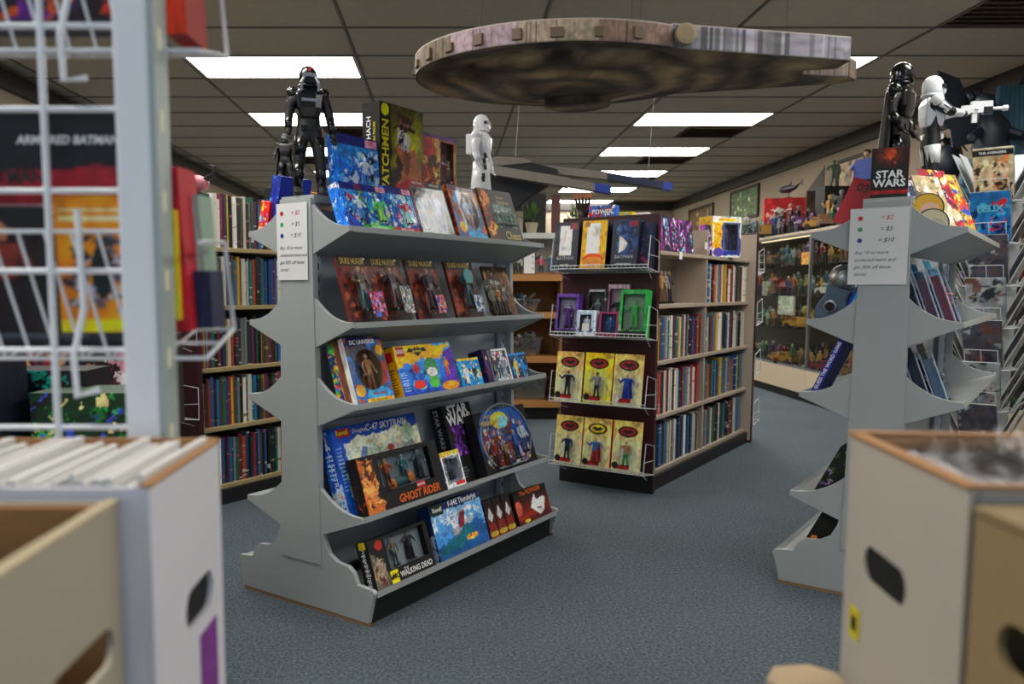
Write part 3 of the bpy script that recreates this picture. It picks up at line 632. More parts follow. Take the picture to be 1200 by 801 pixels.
hero_pack('blue hero toy pack nearest the post on the top shelf, without bottom banner', .062, .11, .165, None, None, 3, ['e8f0f8', 'd03040', '3888d8', '80c8f0', '102860'])
hero_pack('blue toy pack with green art and green bottom banner, top shelf', .162, .165, .165, 'GREEN LANE', '50c840', 5, ['58d070', '30b0c8', 'a8e060', 'e0f0e0', '1c3890'], a=.0)
hero_pack('blue toy pack with a red bottom banner on the top shelf', .312, .15, .175, 'RED LANE', 'c82030', 9, ['d03040', '40b8c0', '7ad8d8', 'e8e8f0', '285090'])
w, h = .215, .215
f = A_(w, h, '4a4452', 11).rect(0, .9, .45, 1, '981c28').rect(.47, .9, 1, 1, '2a2430').mottle(.2)
p = pkg('toy_box', 'window box holding two figures in blue suits on the top shelf', 'toy box', onR(1, .503), g.right(), .34, w, h, .06, f, A_(.06, h, '8a3a34', 2).blobs(8, ['c05040', '40303a'], r=.1), rest='302830', hole=lambda X, Y: (((X > .05) & (X < .48)) | ((X > .53) & (X < .95))) & (Y > .05) & (Y < .87))
inset(p, w, h, .06, .04, .04, .96, .88, [(.27, .05, .175, dict(body='1c2c70', legs='202c78', head='d8b090', extra='hair')), (.74, .05, .175, dict(body='1c4a98', legs='1c3c88', head='c8a080', extra='hair'))], '8a8698')
text('THE TWO', .014, INK['white'], p, (-w * .27, -.001, h * .95)); text('DETECTIVES', .011, INK['white'], p, (w * .23, -.001, h * .95))
w, h = .20, .225
f = A_(w, h, 'b06838', 13).grad('2468a8', 'c06a38').blobs(14, ['c84838', '2a70b8', 'e0a040', 'a04028', '58a0d0'], r=.14).rect(0, .9, 1, 1, '5a3040').fig(.55, .2, .6, '2060b0', 'c09070', '203870', 'a83830').ell(.2, .22, .12, .1, 'e8b830').ell(.85, .72, .09, .08, 'd88a38').ell(.6, .07, .3, .09, '48a8e0')
p = pkg('toy_box', 'orange and blue hero box with a round gold badge, top shelf', 'toy box', onR(1, .742), g.right(), .34, w, h, .06, f, A_(.06, h, '703828', 4).blobs(8, ['b06030', '301c20'], r=.1), rest='503030', hole=lambda X, Y: (((X - .58) / .3) ** 2 + ((Y - .52) / .34) ** 2) < 1)
inset(p, w, h, .06, .24, .14, .92, .90, [(.6, .2, .14, dict(body='2058a8', legs='8a2c30', head='c8a080', extra='cape'))], '9a5a3a')
text('DC UNIVERSE', .02, INK['white'], p, (.02, -.0015, h * .93), bold=.02)
w, h = .262, .235
f = A_(w, h, '15120f', 17).poly([(0, 0), (.3, 0), (.12, 1), (0, 1)], '4a1c14').blobs(8, ['a83018', 'e8a030', '601c10'], 0, .2, .2, 1, .12).ell(.2, .86, .09, .12, 'e87820').rect(.30, .28, .88, .72, '5a7068').blobs(30, ['88a098', '3a4c48', 'a8b8b0'], .32, .3, .86, .68, .05)
p = pkg('board_game', 'black chess set box at the far end of the top shelf', 'board game', onR(1, .995), g.right(), .34, w, h, .05, f, A_(.05, h, '7a5030', 5).blobs(8, ['c09050', '301810'], r=.1), rest='141210')
text('Chess', .05, INK['gold'], p, (w * .2, -.0015, h * .12), bold=.015); text('Games', .022, INK['gold'], p, (w * .08, -.0015, h * .86), shear=.2); text('Champions', .022, INK['gold'], p, (w * .14, -.0015, h * .77), shear=.2)
m = MB().col('7c8c84')
for i in range(5):
    m.lathe([(.010, 0), (.011, .006), (.005, .012), (.004, .035), (.008, .04), (.006, .052), (.001, .058)], 8, Matrix.Translation((-.035 + i * .032, -.004, h * .33)))
m.build('chess_pieces', TOY, p)

# ---- top shelf, items standing on the spine
hero_pack('blue toy pack with white figure behind the front row, beside the tall yellow-black box', 0, .215, .225, None, None, 21, ['e8eef4', '58a8e0', '3078c8', '101828', 'b0d0f0'], pos=g.P(.07, .235, 1.441), tilt=.06)
w, h, d = .262, .372, .085
f = A_(w, h, '171408', 22).glow(.62, .62, .5, 'd8d818', 1.0).rect(0, 0, .24, 1, '0c0c0a').ell(.12, .93, .085, .06, 'f0e020')
f.poly([(.4, .6), (.28, .12), (.28, 0), (1, 0), (.98, .35), (.82, .58), (.68, .66)], 'a86a48').poly([(.4, .6), (.28, .12), (.36, .1), (.46, .4)], '3a2418').poly([(.5, .45), (.64, .62), (.7, .55), (.6, .1), (.54, .1)], '7c4830').ell(.56, .68, .12, .1, 'd8d8d4').blobs(9, ['101010', '201c1c'], .5, .62, .64, .76, .035).rect(.44, .78, .70, .93, '4a2c20').ell(.57, .78, .22, .03, '3a2018').rect(.44, .80, .70, .835, '8a6a58').ell(.55, .18, .13, .05, '3a3c48', .5).blobs(7, ['202028', 'b0b0b8'], .45, .12, .7, .24, .05).warp(.01, 30).rect(0, 0, .24, 1, '0c0c0a').ell(.12, .93, .085, .06, 'f0e020')
l = A_(d, h, '141410', 23).rect(.1, .55, .35, .95, '202010')
p = pkg('toy_box', 'tall black and yellow figure box on top of the centre shelf, man in hat', 'toy box', g.P(.065, .478, 1.441), g.right(), 0, w, h, d, f, l, rest='12120c')
text('WATCHMEN', .054, INK['yellow'], p, (-w * .375, -.0015, h * .45), rot=(PI / 2, -PI / 2, 0), bold=.03, sx=.92)
text('RORSCHACH', .03, INK['white'], p, (-w / 2 - .001, d * .62, h * .62), rot=(PI / 2, -PI / 2, -PI / 2), bold=.01); text('COLLECTIBLE FIGURE', .014, INK['yellow'], p, (-w / 2 - .001, d * .3, h * .62), rot=(PI / 2, -PI / 2, -PI / 2))
w, h, d = .232, .305, .07
f = A_(w, h, '803424', 25).grad('6a2c20', 'b05030').blobs(12, ['c86040', '4a1c18', 'e09050'], 0, 0, .4, 1, .12).rect(.93, 0, 1, 1, 'b89048').ell(.2, .82, .16, .12, 'a82820').rect(.4, 0, .5, 1, 'c8a060').blobs(14, ['6a4020', 'e0c080'], .4, 0, .5, 1, .04).rect(0, .95, 1, 1, '5a3078')
p = pkg('toy_box', 'red and gold doll box with clear front beside the tall yellow-black box', 'toy box', g.P(.05, .74, 1.441), g.right(), 0, w, h, d, f, A_(d, h, '5a2c20', 6), rest='6a3c28', hole=lambda X, Y: (X > .52) & (X < .92) & (Y > .05) & (Y < .93))
inset(p, w, h, d, .51, .04, .93, .94, [(.66, .06, .22, dict(body='703040', legs='585058', head='b88870')), (.84, .06, .2, dict(body='805848', legs='403848', head='b88870'))], '8a5a58')
m_armb = mat('glossy_black_plastic', '0c0d10', .22, coat=.3); m_armk = mat('black_rubber_suit', '121316', .55); m_armw = mat('white_gloss_plastic', 'dfe1e4', .28, coat=.2); m_armg = mat('dark_grey_plastic', '2c2e33', .4); m_silver = mat('silver_plastic', '8c9098', .3, .6); m_red = INK['red']
t = armour_figure('armoured_figure', 'tall glossy black armoured helmet figure on the post of the centre shelf', 'action figure', g.P(.0, .05, 1.441), .35, .435, m_armk, m_armb, m_silver, m_armk, ((-.155, .015, .64), (-.165, -.03, .50)), ((.165, .0, .64), (.185, -.04, .47)), stance=.085)
MB().box(-.03, .03, -.038, -.034, .315, .325).build('chest_panel', m_silver, t); MB().box(-.004, .004, -.034, -.030, .415, .428).build('helmet_mark', m_red, t)
for s in (-1, 1): MB().tube([(s * .018, -.034, .395), (s * .03, -.04, .375), (s * .028, -.034, .35)], .005, 6).build('breathing_hose', m_silver, t)
t = armour_figure('armoured_figure', 'white armoured figure with backpack standing on the centre shelf, facing right', 'action figure', g.P(.0, 1.12, 1.441), 1.15, .455, m_armw, m_armw, m_armg, m_armw, ((-.16, .0, .64), (-.15, -.04, .52)), ((.16, .0, .64), (.15, -.05, .50)), tank=True, stance=.06, kilt=True)
for (x, z) in ((.05, .26), (.062, .235), (.05, .21), (.07, .17), (.075, .155)): MB().box(-.004, .004, -.006, .006, 0, .022).build('black_mark', m_armk, t, loc=(-x, -.042, z), rot=(0, .3, .9))
t = armour_figure('armoured_figure', 'small dark figure behind the tall black figure, on the left bookcase', 'action figure', B2.P(-.12, .71, 1.70), .2, .30, m_armk, m_armk, m_silver, m_armk, ((-.17, 0, .66), (-.2, -.05, .55)), ((.17, 0, .66), (.2, -.05, .55)), cape=True)
bevel(tag(MB().box(-.09, .09, -.08, .08, 0, .358).build('storage_box', mat('black_card', '18181a', .6), loc=B2.P(-.12, .71, 1.3405), rot=(0, 0, B2.ang)), 'black storage box on top shelf of the left bookcase under the small dark figure', 'box'), .003)

# ---- second shelf: four identical hanging figure cards
DK = ['first', 'second', 'third', 'fourth']
for i, (t0, w, bodyc, legc, bl) in enumerate(((.083, .155, '5a4a3c', '33505a', 'a02858'), (.247, .175, '48303a', '5a2c2c', '708070'), (.462, .185, '382030', '402838', 'c06048'), (.712, .19, '304a50', '30484c', '4aa0a8'))):
    h = .236; f = A_(w, h, '5a2018', 30 + i).grad('3a1410', '7a3020').blobs(18, ['90402a', '301010', '6a2418', 'a0583c'], 0, .05, 1, .85, .12).rect(0, .86, 1, 1, '17100e').rect(.70, .02, .98, .6, '2c1614').fig(.55, .12, .62, '7a3424', 'b07850', '3a2018')
    p = pkg('figure_card', f'dark red figure card, {DK[i]} of four from the left on the second shelf', 'figure card', onR(2, t0), g.right(), TR, w, h, .012, f, A_(.012, h, '6a2a20'), rest='5a2018', group='dark red figure cards in a row on the second shelf')
    text('DUKE NUKEM', .031, INK['gold'], p, (-.005, -.0015, h * .93), bold=.02, sx=[.60, .66, .72, .75][i])
    blister(p, w, h, .008, .006, w * .70, h * .82, .045, 'down')
    link('figure', small_fig(.16, bodyc, legc, 'c09878', (i + 1) % 3), p, (-.012, -.022, .035))
    if i == 0: link('insert_card', carton_mesh(.07, .09, .002, Art(.07, .09, .003, 3).bg('b83058').blobs(14, ['30101c', '5070c0', 'e890b0'], r=.2)), p, (.03, -.042, .01))
    if i == 1: link('insert_card', carton_mesh(.06, .10, .002, Art(.06, .1, .003, 4).bg('909890').blobs(18, ['7a4a48', 'd8d8d8', '4a6070'], r=.15)), p, (.03, -.042, .02))
    if i == 2: link('insert_card', carton_mesh(.055, .07, .002, Art(.055, .07, .003, 5).bg('d06a58').blobs(10, ['503890', 'f0b080', '3070b0'], r=.2)), p, (.01, -.042, .015))
    if i == 3: m = MB().col('3aa0a0'); m.lathe([(.03, 0), (.032, .002), (.032, .006), (.03, .008)], 16); m.build('disc_accessory', TOY, p, loc=(-.005, -.03, .165), rot=(PI / 2, 0, 0)); link('insert_card', carton_mesh(.06, .07, .002, Art(.06, .07, .003, 6).bg('a8b4c0').blobs(12, ['3a5a80', 'e0e4ea', '584048'], r=.2)), p, (.015, -.042, .015))
    tag(MB().box(-.007, .007, -.0015, -.0008, 0, .008).build('price_sticker', m_paper, p, loc=(w * .36, 0, h * .955)))
w, h = .20, .235
f = A_(w, h, '6a4a30', 37).rect(0, .88, 1, 1, '2a2018').blobs(16, ['907050', '2c1c14', 'b09070', '504028'], 0, .3, 1, 1, .1)
p = pkg('figure_card', 'brown picture card behind the clear case at the far end of the second shelf', 'figure card', onR(2, 1.035, .035), g.right(), TR, w, h, .01, f, rest='4a3424')
w, h = .15, .185
p = thing('clamshell_pack', 'clear plastic figure case at the far end of the second shelf', 'figure pack', onR(2, .975, -.0), g.right(), TR)
bevel(MB().box(-w / 2, w / 2, .0, .033, 0, h).build('clear_case', CLEAR, p), .004)
for i in range(3): link('figure', small_fig(.13, ['8a8478', 'b87838', '6a7078'][i], '504840', 'b09880', i), p, (-.045 + i * .045, .018, .012))
link('insert_card', carton_mesh(w * .9, h * .92, .001, A_(w, h, '40382e', 4).blobs(20, ['907048', '1c1814', 'a8a498'], r=.1)), p, (0, .0315, .004))

# ---- third shelf
w, h, d = .195, .232, .085
f = A_(w, h, '7a5840', 41).grad('3070b8', '6a5048').rect(0, .86, 1, 1, '1c2450').blobs(10, ['b06038', '3c78b8', '904838'], r=.14).poly([(.45, .5), (.98, .62), (.95, .3), (.6, .2)], 'a83c34').ell(.88, .78, .10, .08, 'e8a830').ell(.16, .2, .12, .09, 'e8a830').ell(.62, .13, .32, .10, '50b0e8').rect(.28, 0, .98, .06, 'e8b020')
l = A_(d, h, 'c8a070', 42).rect(0, 0, .42, 1, '283878').blobs(16, ['c83028', 'e8b030', '3870c0', '48a048', '8a2840'], 0, 0, .38, 1, .12).rect(.42, 0, .74, 1, '7a5040').rect(.74, 0, 1, 1, 'd8d4d0')
p = pkg('toy_box', 'hero figure box with red starburst at the near end of the third shelf', 'toy box', onR(3, .112), g.right(), TR, w, h, d, f, l, rest='c8a878', hole=lambda X, Y: (((X - .5) / .36) ** 2 + ((Y - .50) / .32) ** 2) < 1)
inset(p, w, h, d, .12, .15, .88, .84, [(.3, .16, .14, dict(body='1c2448', legs='282c50', head='b89878', arms=1)), (.62, .16, .14, dict(body='b8804a', legs='8a5030', head='c8a080', extra='cape'))], 'a06848', depth=.05)
text('DC UNIVERSE', .021, INK['white'], p, (-.005, -.0015, h * .92), bold=.02); text('HERO SERIES', .013, INK['red'], p, (.024, -.0015, h * .13), bold=.02); text('SUPER FIGURE', .009, INK['black'], p, (.025, -.0015, h * .03))
w, h, d = .30, .19, .06
p = pkg('toy_box', 'dark box with gold lettering peeking out behind the yellow brick set', 'toy box', onR(3, .36, .07), g.right(), TR, .26, .20, .03, A_(.26, .2, '2a2018', 44).lines(.04, .88, .96, .96, 1, 'a88838', .9), rest='2a2018')
text('MICRO HEROES', .024, INK['gold'], p, (0, -.0015, .185), bold=.02)
w, h, d = .352, .188, .065
f = A_(w, h, '2878c8', 45).grad('1c4cb0', '48b0e8').poly([(0, 1), (1, 1), (1, .86), (.72, .72), (0, .56)], 'f0b818').glow(.55, .45, .35, 'd8f0f8', 1.3).blobs(16, ['1c58b0', '50b8e8', '183890'], .1, .05, .7, .5, .08).poly([(.75, 0), (1, 0), (1, .9), (.82, .8)], '6038a0').ell(.56, .5, .12, .22, '489060').ell(.56, .42, .09, .1, 'e8f0e8').ell(.56, .22, .09, .12, '58b050').ell(.3, .2, .1, .09, 'd84020').ell(.3, .52, .05, .1, 'b02830').fig(.84, .32, .38, 'e09030', 'e8c040', 'c06828').ell(.83, .1, .16, .09, 'e8a020').lines(.02, .1, .14, .5, 8, 'a0c8f0', .4)
l = A_(d, h, 'f0b418', 46).rect(.25, .72, .8, .92, 'c82020').lines(.2, .1, .8, .6, 9, '806010', .35)
p = pkg('brick_set_box', 'large yellow and blue building brick set box on the third shelf', 'toy box', onR(3, .438), g.right(), TR, w, h, d, f, l, A_(w, d, 'f0b818', 2), rest='d8a018')
MB().box(-.022, .022, -.0012, -.0004, 0, .036).build('logo_square', INK['red'], p, loc=(-w * .40, 0, h * .79)); text('LEGO', .019, INK['white'], p, (-w * .40, -.0016, h * .885), bold=.03)
bat = MB().prism([(-.06, .0), (-.045, .016), (-.02, .01), (-.008, .02), (-.004, .012), (.004, .012), (.008, .02), (.02, .01), (.045, .016), (.06, 0), (.03, .0), (.015, -.008), (0, -.018), (-.015, -.008), (-.03, 0)], -.0014, -.0005, 'y'); bat.build('winged_emblem', INK['black'], p, loc=(-w * .12, 0, h * .86)); text('BATMAN', .013, INK['yellow'], p, (-w * .12, -.0018, h * .865), bold=.02)
for i, (t0, w, h, d, c, pal, lb) in enumerate(((.705, .15, .115, .05, '2890c8', ['e8e8e8', '181820', '40b0e0', 'e8c030', '1c58a0'], 'blue and yellow small figure box beside the yellow brick set'),
        (.855, .07, .145, .07, '26204a', ['50306a', '181430', '7a3040'], 'dark purple narrow box on the third shelf'),
        (.935, .15, .14, .05, 'c8ccd0', ['404850', '788088', 'c04050', '20242c', '50708a'], 'white framed window box with grey figures on the third shelf'),
        (1.085, .14, .112, .05, '1a3c60', ['e0b858', '2878b0', '10141c', '3890c8'], 'small dark blue figure box at the far end of the third shelf'))):
    f = A_(w, h, c, 50 + i).blobs(16, pal, .08, .08, .92, .9, .13).rect(0, .92, 1, 1, pal[3] if i != 1 else '301848').fig(.3, .1, .7, pal[0], 'e0c8b0').fig(.7, .1, .65, pal[1], 'c8c0b8')
    if i == 2: f.rect(0, 0, .07, 1, 'd8d8d8').rect(.93, 0, 1, 1, 'd8d8d8').rect(0, .93, 1, 1, 'd8d8d8')
    p = pkg('toy_box', lb, 'toy box', onR(3, t0), g.right(), TR, w, h, d, f, A_(d, h, c, 3).blobs(6, pal, r=.15), rest=c)

# ---- fourth shelf
w, h, d = .475, .32, .06
f = A_(w, h, '2a5ca8', 60).grad('8ab0c8', 'd8d4b8', 'y').rect(0, .86, 1, 1, '1c4c98').rect(0, 0, .10, 1, '2058a8').blobs(22, ['a8b8a0', 'c8c4a8', '88a890', 'b8a888', 'd8d4b8'], .12, 0, 1, .84, .12).poly([(.2, .45), (.28, .45), (.36, .72), (.30, .74)], '6878a0').poly([(.42, .52), (.9, .70), (.92, .64), (.5, .48)], '8a8a90').ell(.6, .62, .2, .05, 'b0a8a0', .2).ell(.62, .66, .04, .04, '904038').lines(.02, .3, .085, .8, 12, '90b0e0', .4)
l = A_(d, h, '1c54a8', 61).rect(.1, .8, .9, .95, '204888').rect(.0, .0, 1, .35, '98b0c8').blobs(6, ['4a5a78', 'd8d8d0', 'b06040'], 0, 0, 1, .3, .09).lines(.2, .45, .8, .75, 6, '90b8f0', .4)
p = pkg('model_kit_box', 'large blue propeller aeroplane model kit box at the back of the fourth shelf', 'model kit', onR(4, .262, .068), g.right(), TR, w, h, d, f, l, rest='1c4c98')
MB().box(-.035, .035, -.0012, -.0004, 0, .03).build('logo_plate', INK['red'], p, loc=(-w * .37, 0, h * .88)); text('Revell', .026, INK['yellow'], p, (-w * .385, -.0016, h * .93), bold=.02)
text('Douglas', .022, INK['white'], p, (-w * .20, -.0016, h * .925), shear=.2); text('C-47 SKYTRAIN', .034, INK['white'], p, (w * .12, -.0016, h * .93), shear=.2, bold=.015); text('C-47 SKYTRAIN', .028, INK['white'], p, (-w / 2 - .001, d * .45, h * .52), rot=(PI / 2, PI / 2, -PI / 2)); text('Revell', .026, INK['white'], p, (-w / 2 - .001, d * .5, h * .88), rot=(PI / 2, PI / 2, -PI / 2), bold=.02)
w, h, d = .45, .20, .05
f = A_(w, h, '151214', 63).poly([(0, 0), (.2, 0), (.17, .5), (.08, .85), (0, .95)], 'b06838').ell(.1, .55, .09, .28, 'd89058').ell(.13, .75, .06, .15, '5a2c14').blobs(10, ['e8a860', '803c18', '401808'], 0, .1, .18, .9, .06).rect(.9, 0, 1, 1, '1c1a22')
p = pkg('figure_box', 'black window box with fiery lettering in front of the blue aeroplane kit', 'toy box', onR(4, .268), g.right(), TR, w, h, d, f, A_(d, h, '1a1214', 5).blobs(5, ['803820', '101010'], r=.1), rest='141216', hole=lambda X, Y: (X > .22) & (X < .88) & (Y > .30) & (Y < .92) & ~((X < .30) & (Y < .38)))
inset(p, w, h, d, .21, .28, .89, .93, [(.34, .36, .105, dict(body='a04818', legs='402014', head='e8a040', arms=2)), (.55, .34, .11, dict(body='2a6a70', legs='243840', head='90a0a0', arms=1)), (.76, .34, .115, dict(body='304850', legs='203038', head='809090', arms=2, extra='cape'))], '7c828c')
m = MB().col('2a5a60'); m.ball((0, 0, 0), .05, .012, .018); m.col('d07020'); m.ball((-.05, 0, -.003), .026, .01, .02); m.ball((.055, 0, .004), .024, .01, .022); m.build('motorcycle_toy', TOY, p, loc=(-.0, .02, h * .42))
MB().box(-.024, .024, -.0014, -.0005, 0, .024).build('logo_plate', INK['red'], p, loc=(w * .18, 0, h * .20)); text('MARVEL', .013, INK['white'], p, (w * .18, -.0018, h * .26), bold=.02)
text('GHOST RIDER', .04, INK['orange'], p, (w * .14, -.0016, h * .11), bold=.03, shear=.15, sx=.95)
w, h, d = .125, .142, .06
f = A_(w, h, 'e8e8ec', 65).rect(0, .86, 1, 1, 'd8c050').rect(.08, .12, .92, .84, '787c84').blobs(8, ['505460', 'a8acb4', '2c3040'], .15, .2, .85, .8, .12).rect(.5, .03, .95, .14, 'c03030')
p = pkg('figure_box', 'small white and yellow vinyl figure box beside the fiery black box', 'toy box', onR(4, .562), g.right(), TR, w, h, d, f, A_(d, h, '2c50a0', 5).rect(0, .8, 1, 1, 'd8c050').blobs(5, ['e8e8ec', '182c60'], 0, .1, 1, .7, .15), rest='d8d8dc', hole=lambda X, Y: (X > .18) & (X < .82) & (Y > .2) & (Y < .8))
inset(p, w, h, d, .17, .18, .83, .82, [(.5, .2, .08, dict(body='50545c', legs='3a3c44', head='9098a0'))], '5a5e68')
w, h, d = .20, .322, .065
f = A_(w, h, '0e0e12', 67).blobs(12, ['7838a0', 'a060c8', '281038', '4c1c68'], .1, .35, .6, .72, .09).lines(.05, .05, .4, .2, 4, '606870', .5).lines(.62, .3, .95, .6, 6, '505058', .4)
l = A_(d, h, '141014', 68).rect(.35, .3, .6, .9, '2a1210')
p = pkg('model_kit_box', 'tall black box with purple art standing behind the round-window battle set', 'toy box', onR(4, .762, .055), g.right(), TR, w, h, d, f, l, rest='0e0e12')
text('STAR', .058, INK['white'], p, (0, -.0016, h * .92), bold=.04, sx=1.05); text('WARS', .058, INK['white'], p, (0, -.0016, h * .79), bold=.04, sx=1.05)
text('STAR WARS', .03, INK['silver'], p, (-w / 2 - .001, d * .6, h * .72), rot=(PI / 2, PI / 2, -PI / 2), bold=.02); text('MODEL KIT', .022, INK['orange'], p, (-w / 2 - .001, d * .6, h * .32), rot=(PI / 2, PI / 2, -PI / 2))
w, h, d = .41, .262, .05
f = A_(w, h, '151a26', 70).grad('20283c', '3a70b8')
f.blobs(60, ['8a2c28', 'd8b878', '7a8ca8', '5a3828', '3c5c98', 'c8c8d0', '8a5038', '243058', 'a83c50', 'e8e0c0'], .12, .08, .9, .75, .08).ell(.45, .82, .16, .14, 'e8c858').ell(.5, .78, .1, .1, '88c8e8').fig(.3, .18, .5, '6a3028', 'b89068').fig(.72, .25, .55, '2c58a8', 'c8d0e0').fig(.55, .12, .4, '884830', 'c09070').rect(0, 0, 1, .06, '0e0e12')
f.C[((f.X - .5) / .5) ** 2 + ((f.Y - .5) / .62) ** 2 > 1] = hx('101218')
p = pkg('battle_set_box', 'wide battle figure set with oval window, far end of the fourth shelf', 'toy box', onR(4, .985), g.right(), TR, w, h, d, f, A_(d, h, '14161e', 2), rest='12141c')
ring = MB(); ring.tube([(w * .47 * math.cos(a), 0, h * .56 * math.sin(a)) for a in [2 * PI * i / 32 for i in range(32)] if h * .52 + h * .56 * math.sin(a) > .008], .004, 6); ring.build('oval_rim', mat('grey_rim', '8a94a0', .3), p, loc=(0, -.004, h * .52))
cap = MB(); cap.prism([(w * .46 * math.cos(a), max(-h * .5, h * .54 * math.sin(a))) for a in [2 * PI * i / 28 for i in range(28)]], -.012, -.002, 'y'); cap.build('clear_window', CLEAR, p, loc=(0, 0, h * .52))
text('WORLD', .017, INK['gold'], p, (-w * .3, -.014, h * .90), bold=.02); text('WARCRAFT', .03, INK['gold'], p, (-w * .26, -.014, h * .80), bold=.03)
for i, (x, z, hh, b_, l_) in enumerate(((-.12, .02, .12, '7a2c28', '4a2018'), (-.04, .015, .11, '8a6a48', '503020'), (.05, .03, .13, '3058a0', '203060'), (.12, .05, .14, 'b0b8c8', '405080'))): link('figure', small_fig(hh, b_, l_, 'c8a080', i % 3, 'cape' if i > 1 else None), p, (x, -.006, z))
dm = thing('clear_dome', 'clear plastic dome pack behind the oval window battle set', 'toy pack', g.P(.13, 1.02, .30), g.right(), 0)
MB().lathe([(.1, 0), (.1, .22), (.092, .27), (.07, .31), (.04, .335), (.001, .345)], 24, Matrix.Diagonal((1, .55, 1, 1))).build('dome', CLEAR, dm, smooth=True); MB().lathe([(.104, 0), (.104, .012)], 24, Matrix.Diagonal((1, .57, 1, 1))).build('base', m_armg, dm)
link('figure', small_fig(.2, '485868', '303840', 'a0a8b0', 1), dm, (0, 0, .012))

# ---- base shelf
w, h, d = .325, .168, .055
f = A_(w, h, '1a1c1e', 80).poly([(0, 0), (.22, 0), (.2, .6), (0, .8)], '6a6458').ell(.12, .34, .1, .24, '9a8a78').ell(.12, .2, .06, .1, '6a3c34').blobs(8, ['3c3830', 'b0a490'], .02, .1, .2, .7, .06).rect(.38, .0, 1, .24, '14141a').rect(.24, 0, .36, .26, 'd8c820').ell(.16, .85, .06, .1, 'a03028')
l = A_(d, h, '16181a', 81).lines(.3, .1, .7, .8, 7, 'a0a0a0', .4).rect(.25, .85, .75, .98, 'c8b820')
p = pkg('figure_box', 'dark grey window box with two figures at the near end of the bottom shelf', 'toy box', onR(5, .190), g.right(), TR, w, h, d, f, l, rest='141618', hole=lambda X, Y: (X > .26) & (X < .93) & (Y > .28) & (Y < .94))
inset(p, w, h, d, .25, .27, .94, .95, [(.42, .30, .10, dict(body='7a6a5c', legs='3c4044', head='b09880', arms=1)), (.70, .30, .105, dict(body='383a3c', legs='202224', head='988878', arms=2, extra='cape'))], '9aa2a6')
text('aMC', .024, INK['black'], p, (-w * .2, -.0016, h * .13), bold=.03); text('THE', .014, INK['white'], p, (w * .0, -.0016, h * .20)); text('WALKING DEAD', .028, INK['white'], p, (w * .17, -.0016, h * .11), bold=.02, sx=.86); text('WALKING DEAD', .02, INK['white'], p, (-w / 2 - .001, d * .5, h * .42), rot=(PI / 2, PI / 2, -PI / 2))
w, h, d = .335, .208, .055
f = A_(w, h, '4a90c8', 83).grad('2c70b8', '90b8d8').poly([(0, 0), (1, 0), (1, .42), (.55, .5), (0, .25)], '28588c').ell(.35, .25, .4, .14, '186878', .2).blobs(16, ['c8dce8', 'e8eef0'], 0, .5, 1, .78, .09).rect(0, .86, 1, 1, '22305a').poly([(.30, .42), (.72, .60), (.78, .56), (.40, .36)], 'a8a8b0').poly([(.46, .44), (.56, .74), (.66, .76), (.58, .46)], '7a3440').poly([(.36, .72), (.70, .80), (.68, .76), (.4, .69)], 'b0b4bc').ell(.55, .5, .2, .05, '888c98', .3).ell(.68, .2, .12, .09, 'e0a040').blobs(5, ['f0c060', 'a05020'], .58, .12, .8, .28, .05).rect(0, .86, 1, 1, '22305a').poly([(.30, .44), (.72, .60), (.78, .56), (.40, .38)], 'a8a8b0').poly([(.46, .44), (.54, .74), (.64, .76), (.58, .46)], '7a3440').poly([(.36, .72), (.72, .80), (.70, .76), (.4, .69)], 'c0c4cc')
l = A_(d, h, '28385c', 84).rect(.1, .05, .9, .45, 'b0b8c8').blobs(4, ['3858a0', '702c38'], .1, .1, .9, .4, .12)
p = pkg('model_kit_box', 'blue jet fighter model kit box in the middle of the bottom shelf', 'model kit', onR(5, .555), g.right(), TR, w, h, d, f, l, rest='2a3a60')
MB().box(-.036, .036, -.0012, -.0004, 0, .042).build('logo_plate', mat('dark_green_ink', '14301c', .5), p, loc=(-w * .36, 0, h * .80)); text('Revell', .024, INK['white'], p, (-w * .36, -.0016, h * .90), bold=.02); text('F-84E Thunderjet', .030, INK['white'], p, (w * .14, -.0016, h * .93), bold=.02, sx=.9)
def voyager(lb, t0, w, h, big):
    f = A_(w, h, '18100f', 90).grad('a83a2c', '18100f').rect(0, .8 if big else .9, 1, 1, '141010').poly([(0, 0), (1, 0), (1, .22), (0, .12)], '5a1c18').ell(.08, .5, .1, .22, 'b86050') if big else A_(w, h, '18100f', 91).grad('8a2c24', '120d0c').ell(.5, .1, .5, .07, 'b0a048')
    if big: f.poly([(.42, .42), (.60, .80), (.63, .60), (.86, .62), (.9, .56), (.8, .2), (.66, .10)], 'd8d8d6').poly([(.60, .36), (.74, .32), (.74, .28), (.6, .3)], '606468').ell(.25, .07, .08, .05, 'd8c040').rect(.02, .82, .98, 1, '100c0c')
    else: f.poly([(.2, .55), (.5, .8), (.85, .55), (.5, .4)], 'c8c8c8').ell(.5, .3, .3, .1, '803028')
    p = pkg('model_kit_box', lb, 'model kit', onR(5, t0), g.right(), TR, w, h, .05, f, A_(.05, h, '241614', 2), rest='161010', group='red and black spaceship kit boxes on the bottom shelf')
    return p
for i in range(3): voyager(f'upright dark red spaceship kit box, {DK[i]} of three beside the jet kit', .765 + i * .067, .062, .155, False)
p = voyager('large red and black kit box with white spaceship, far end of bottom shelf', 1.10, .28, .14, True)
text('The VOYAGER', .028, INK['orange'], p, (.0, -.0016, .128), bold=.015)
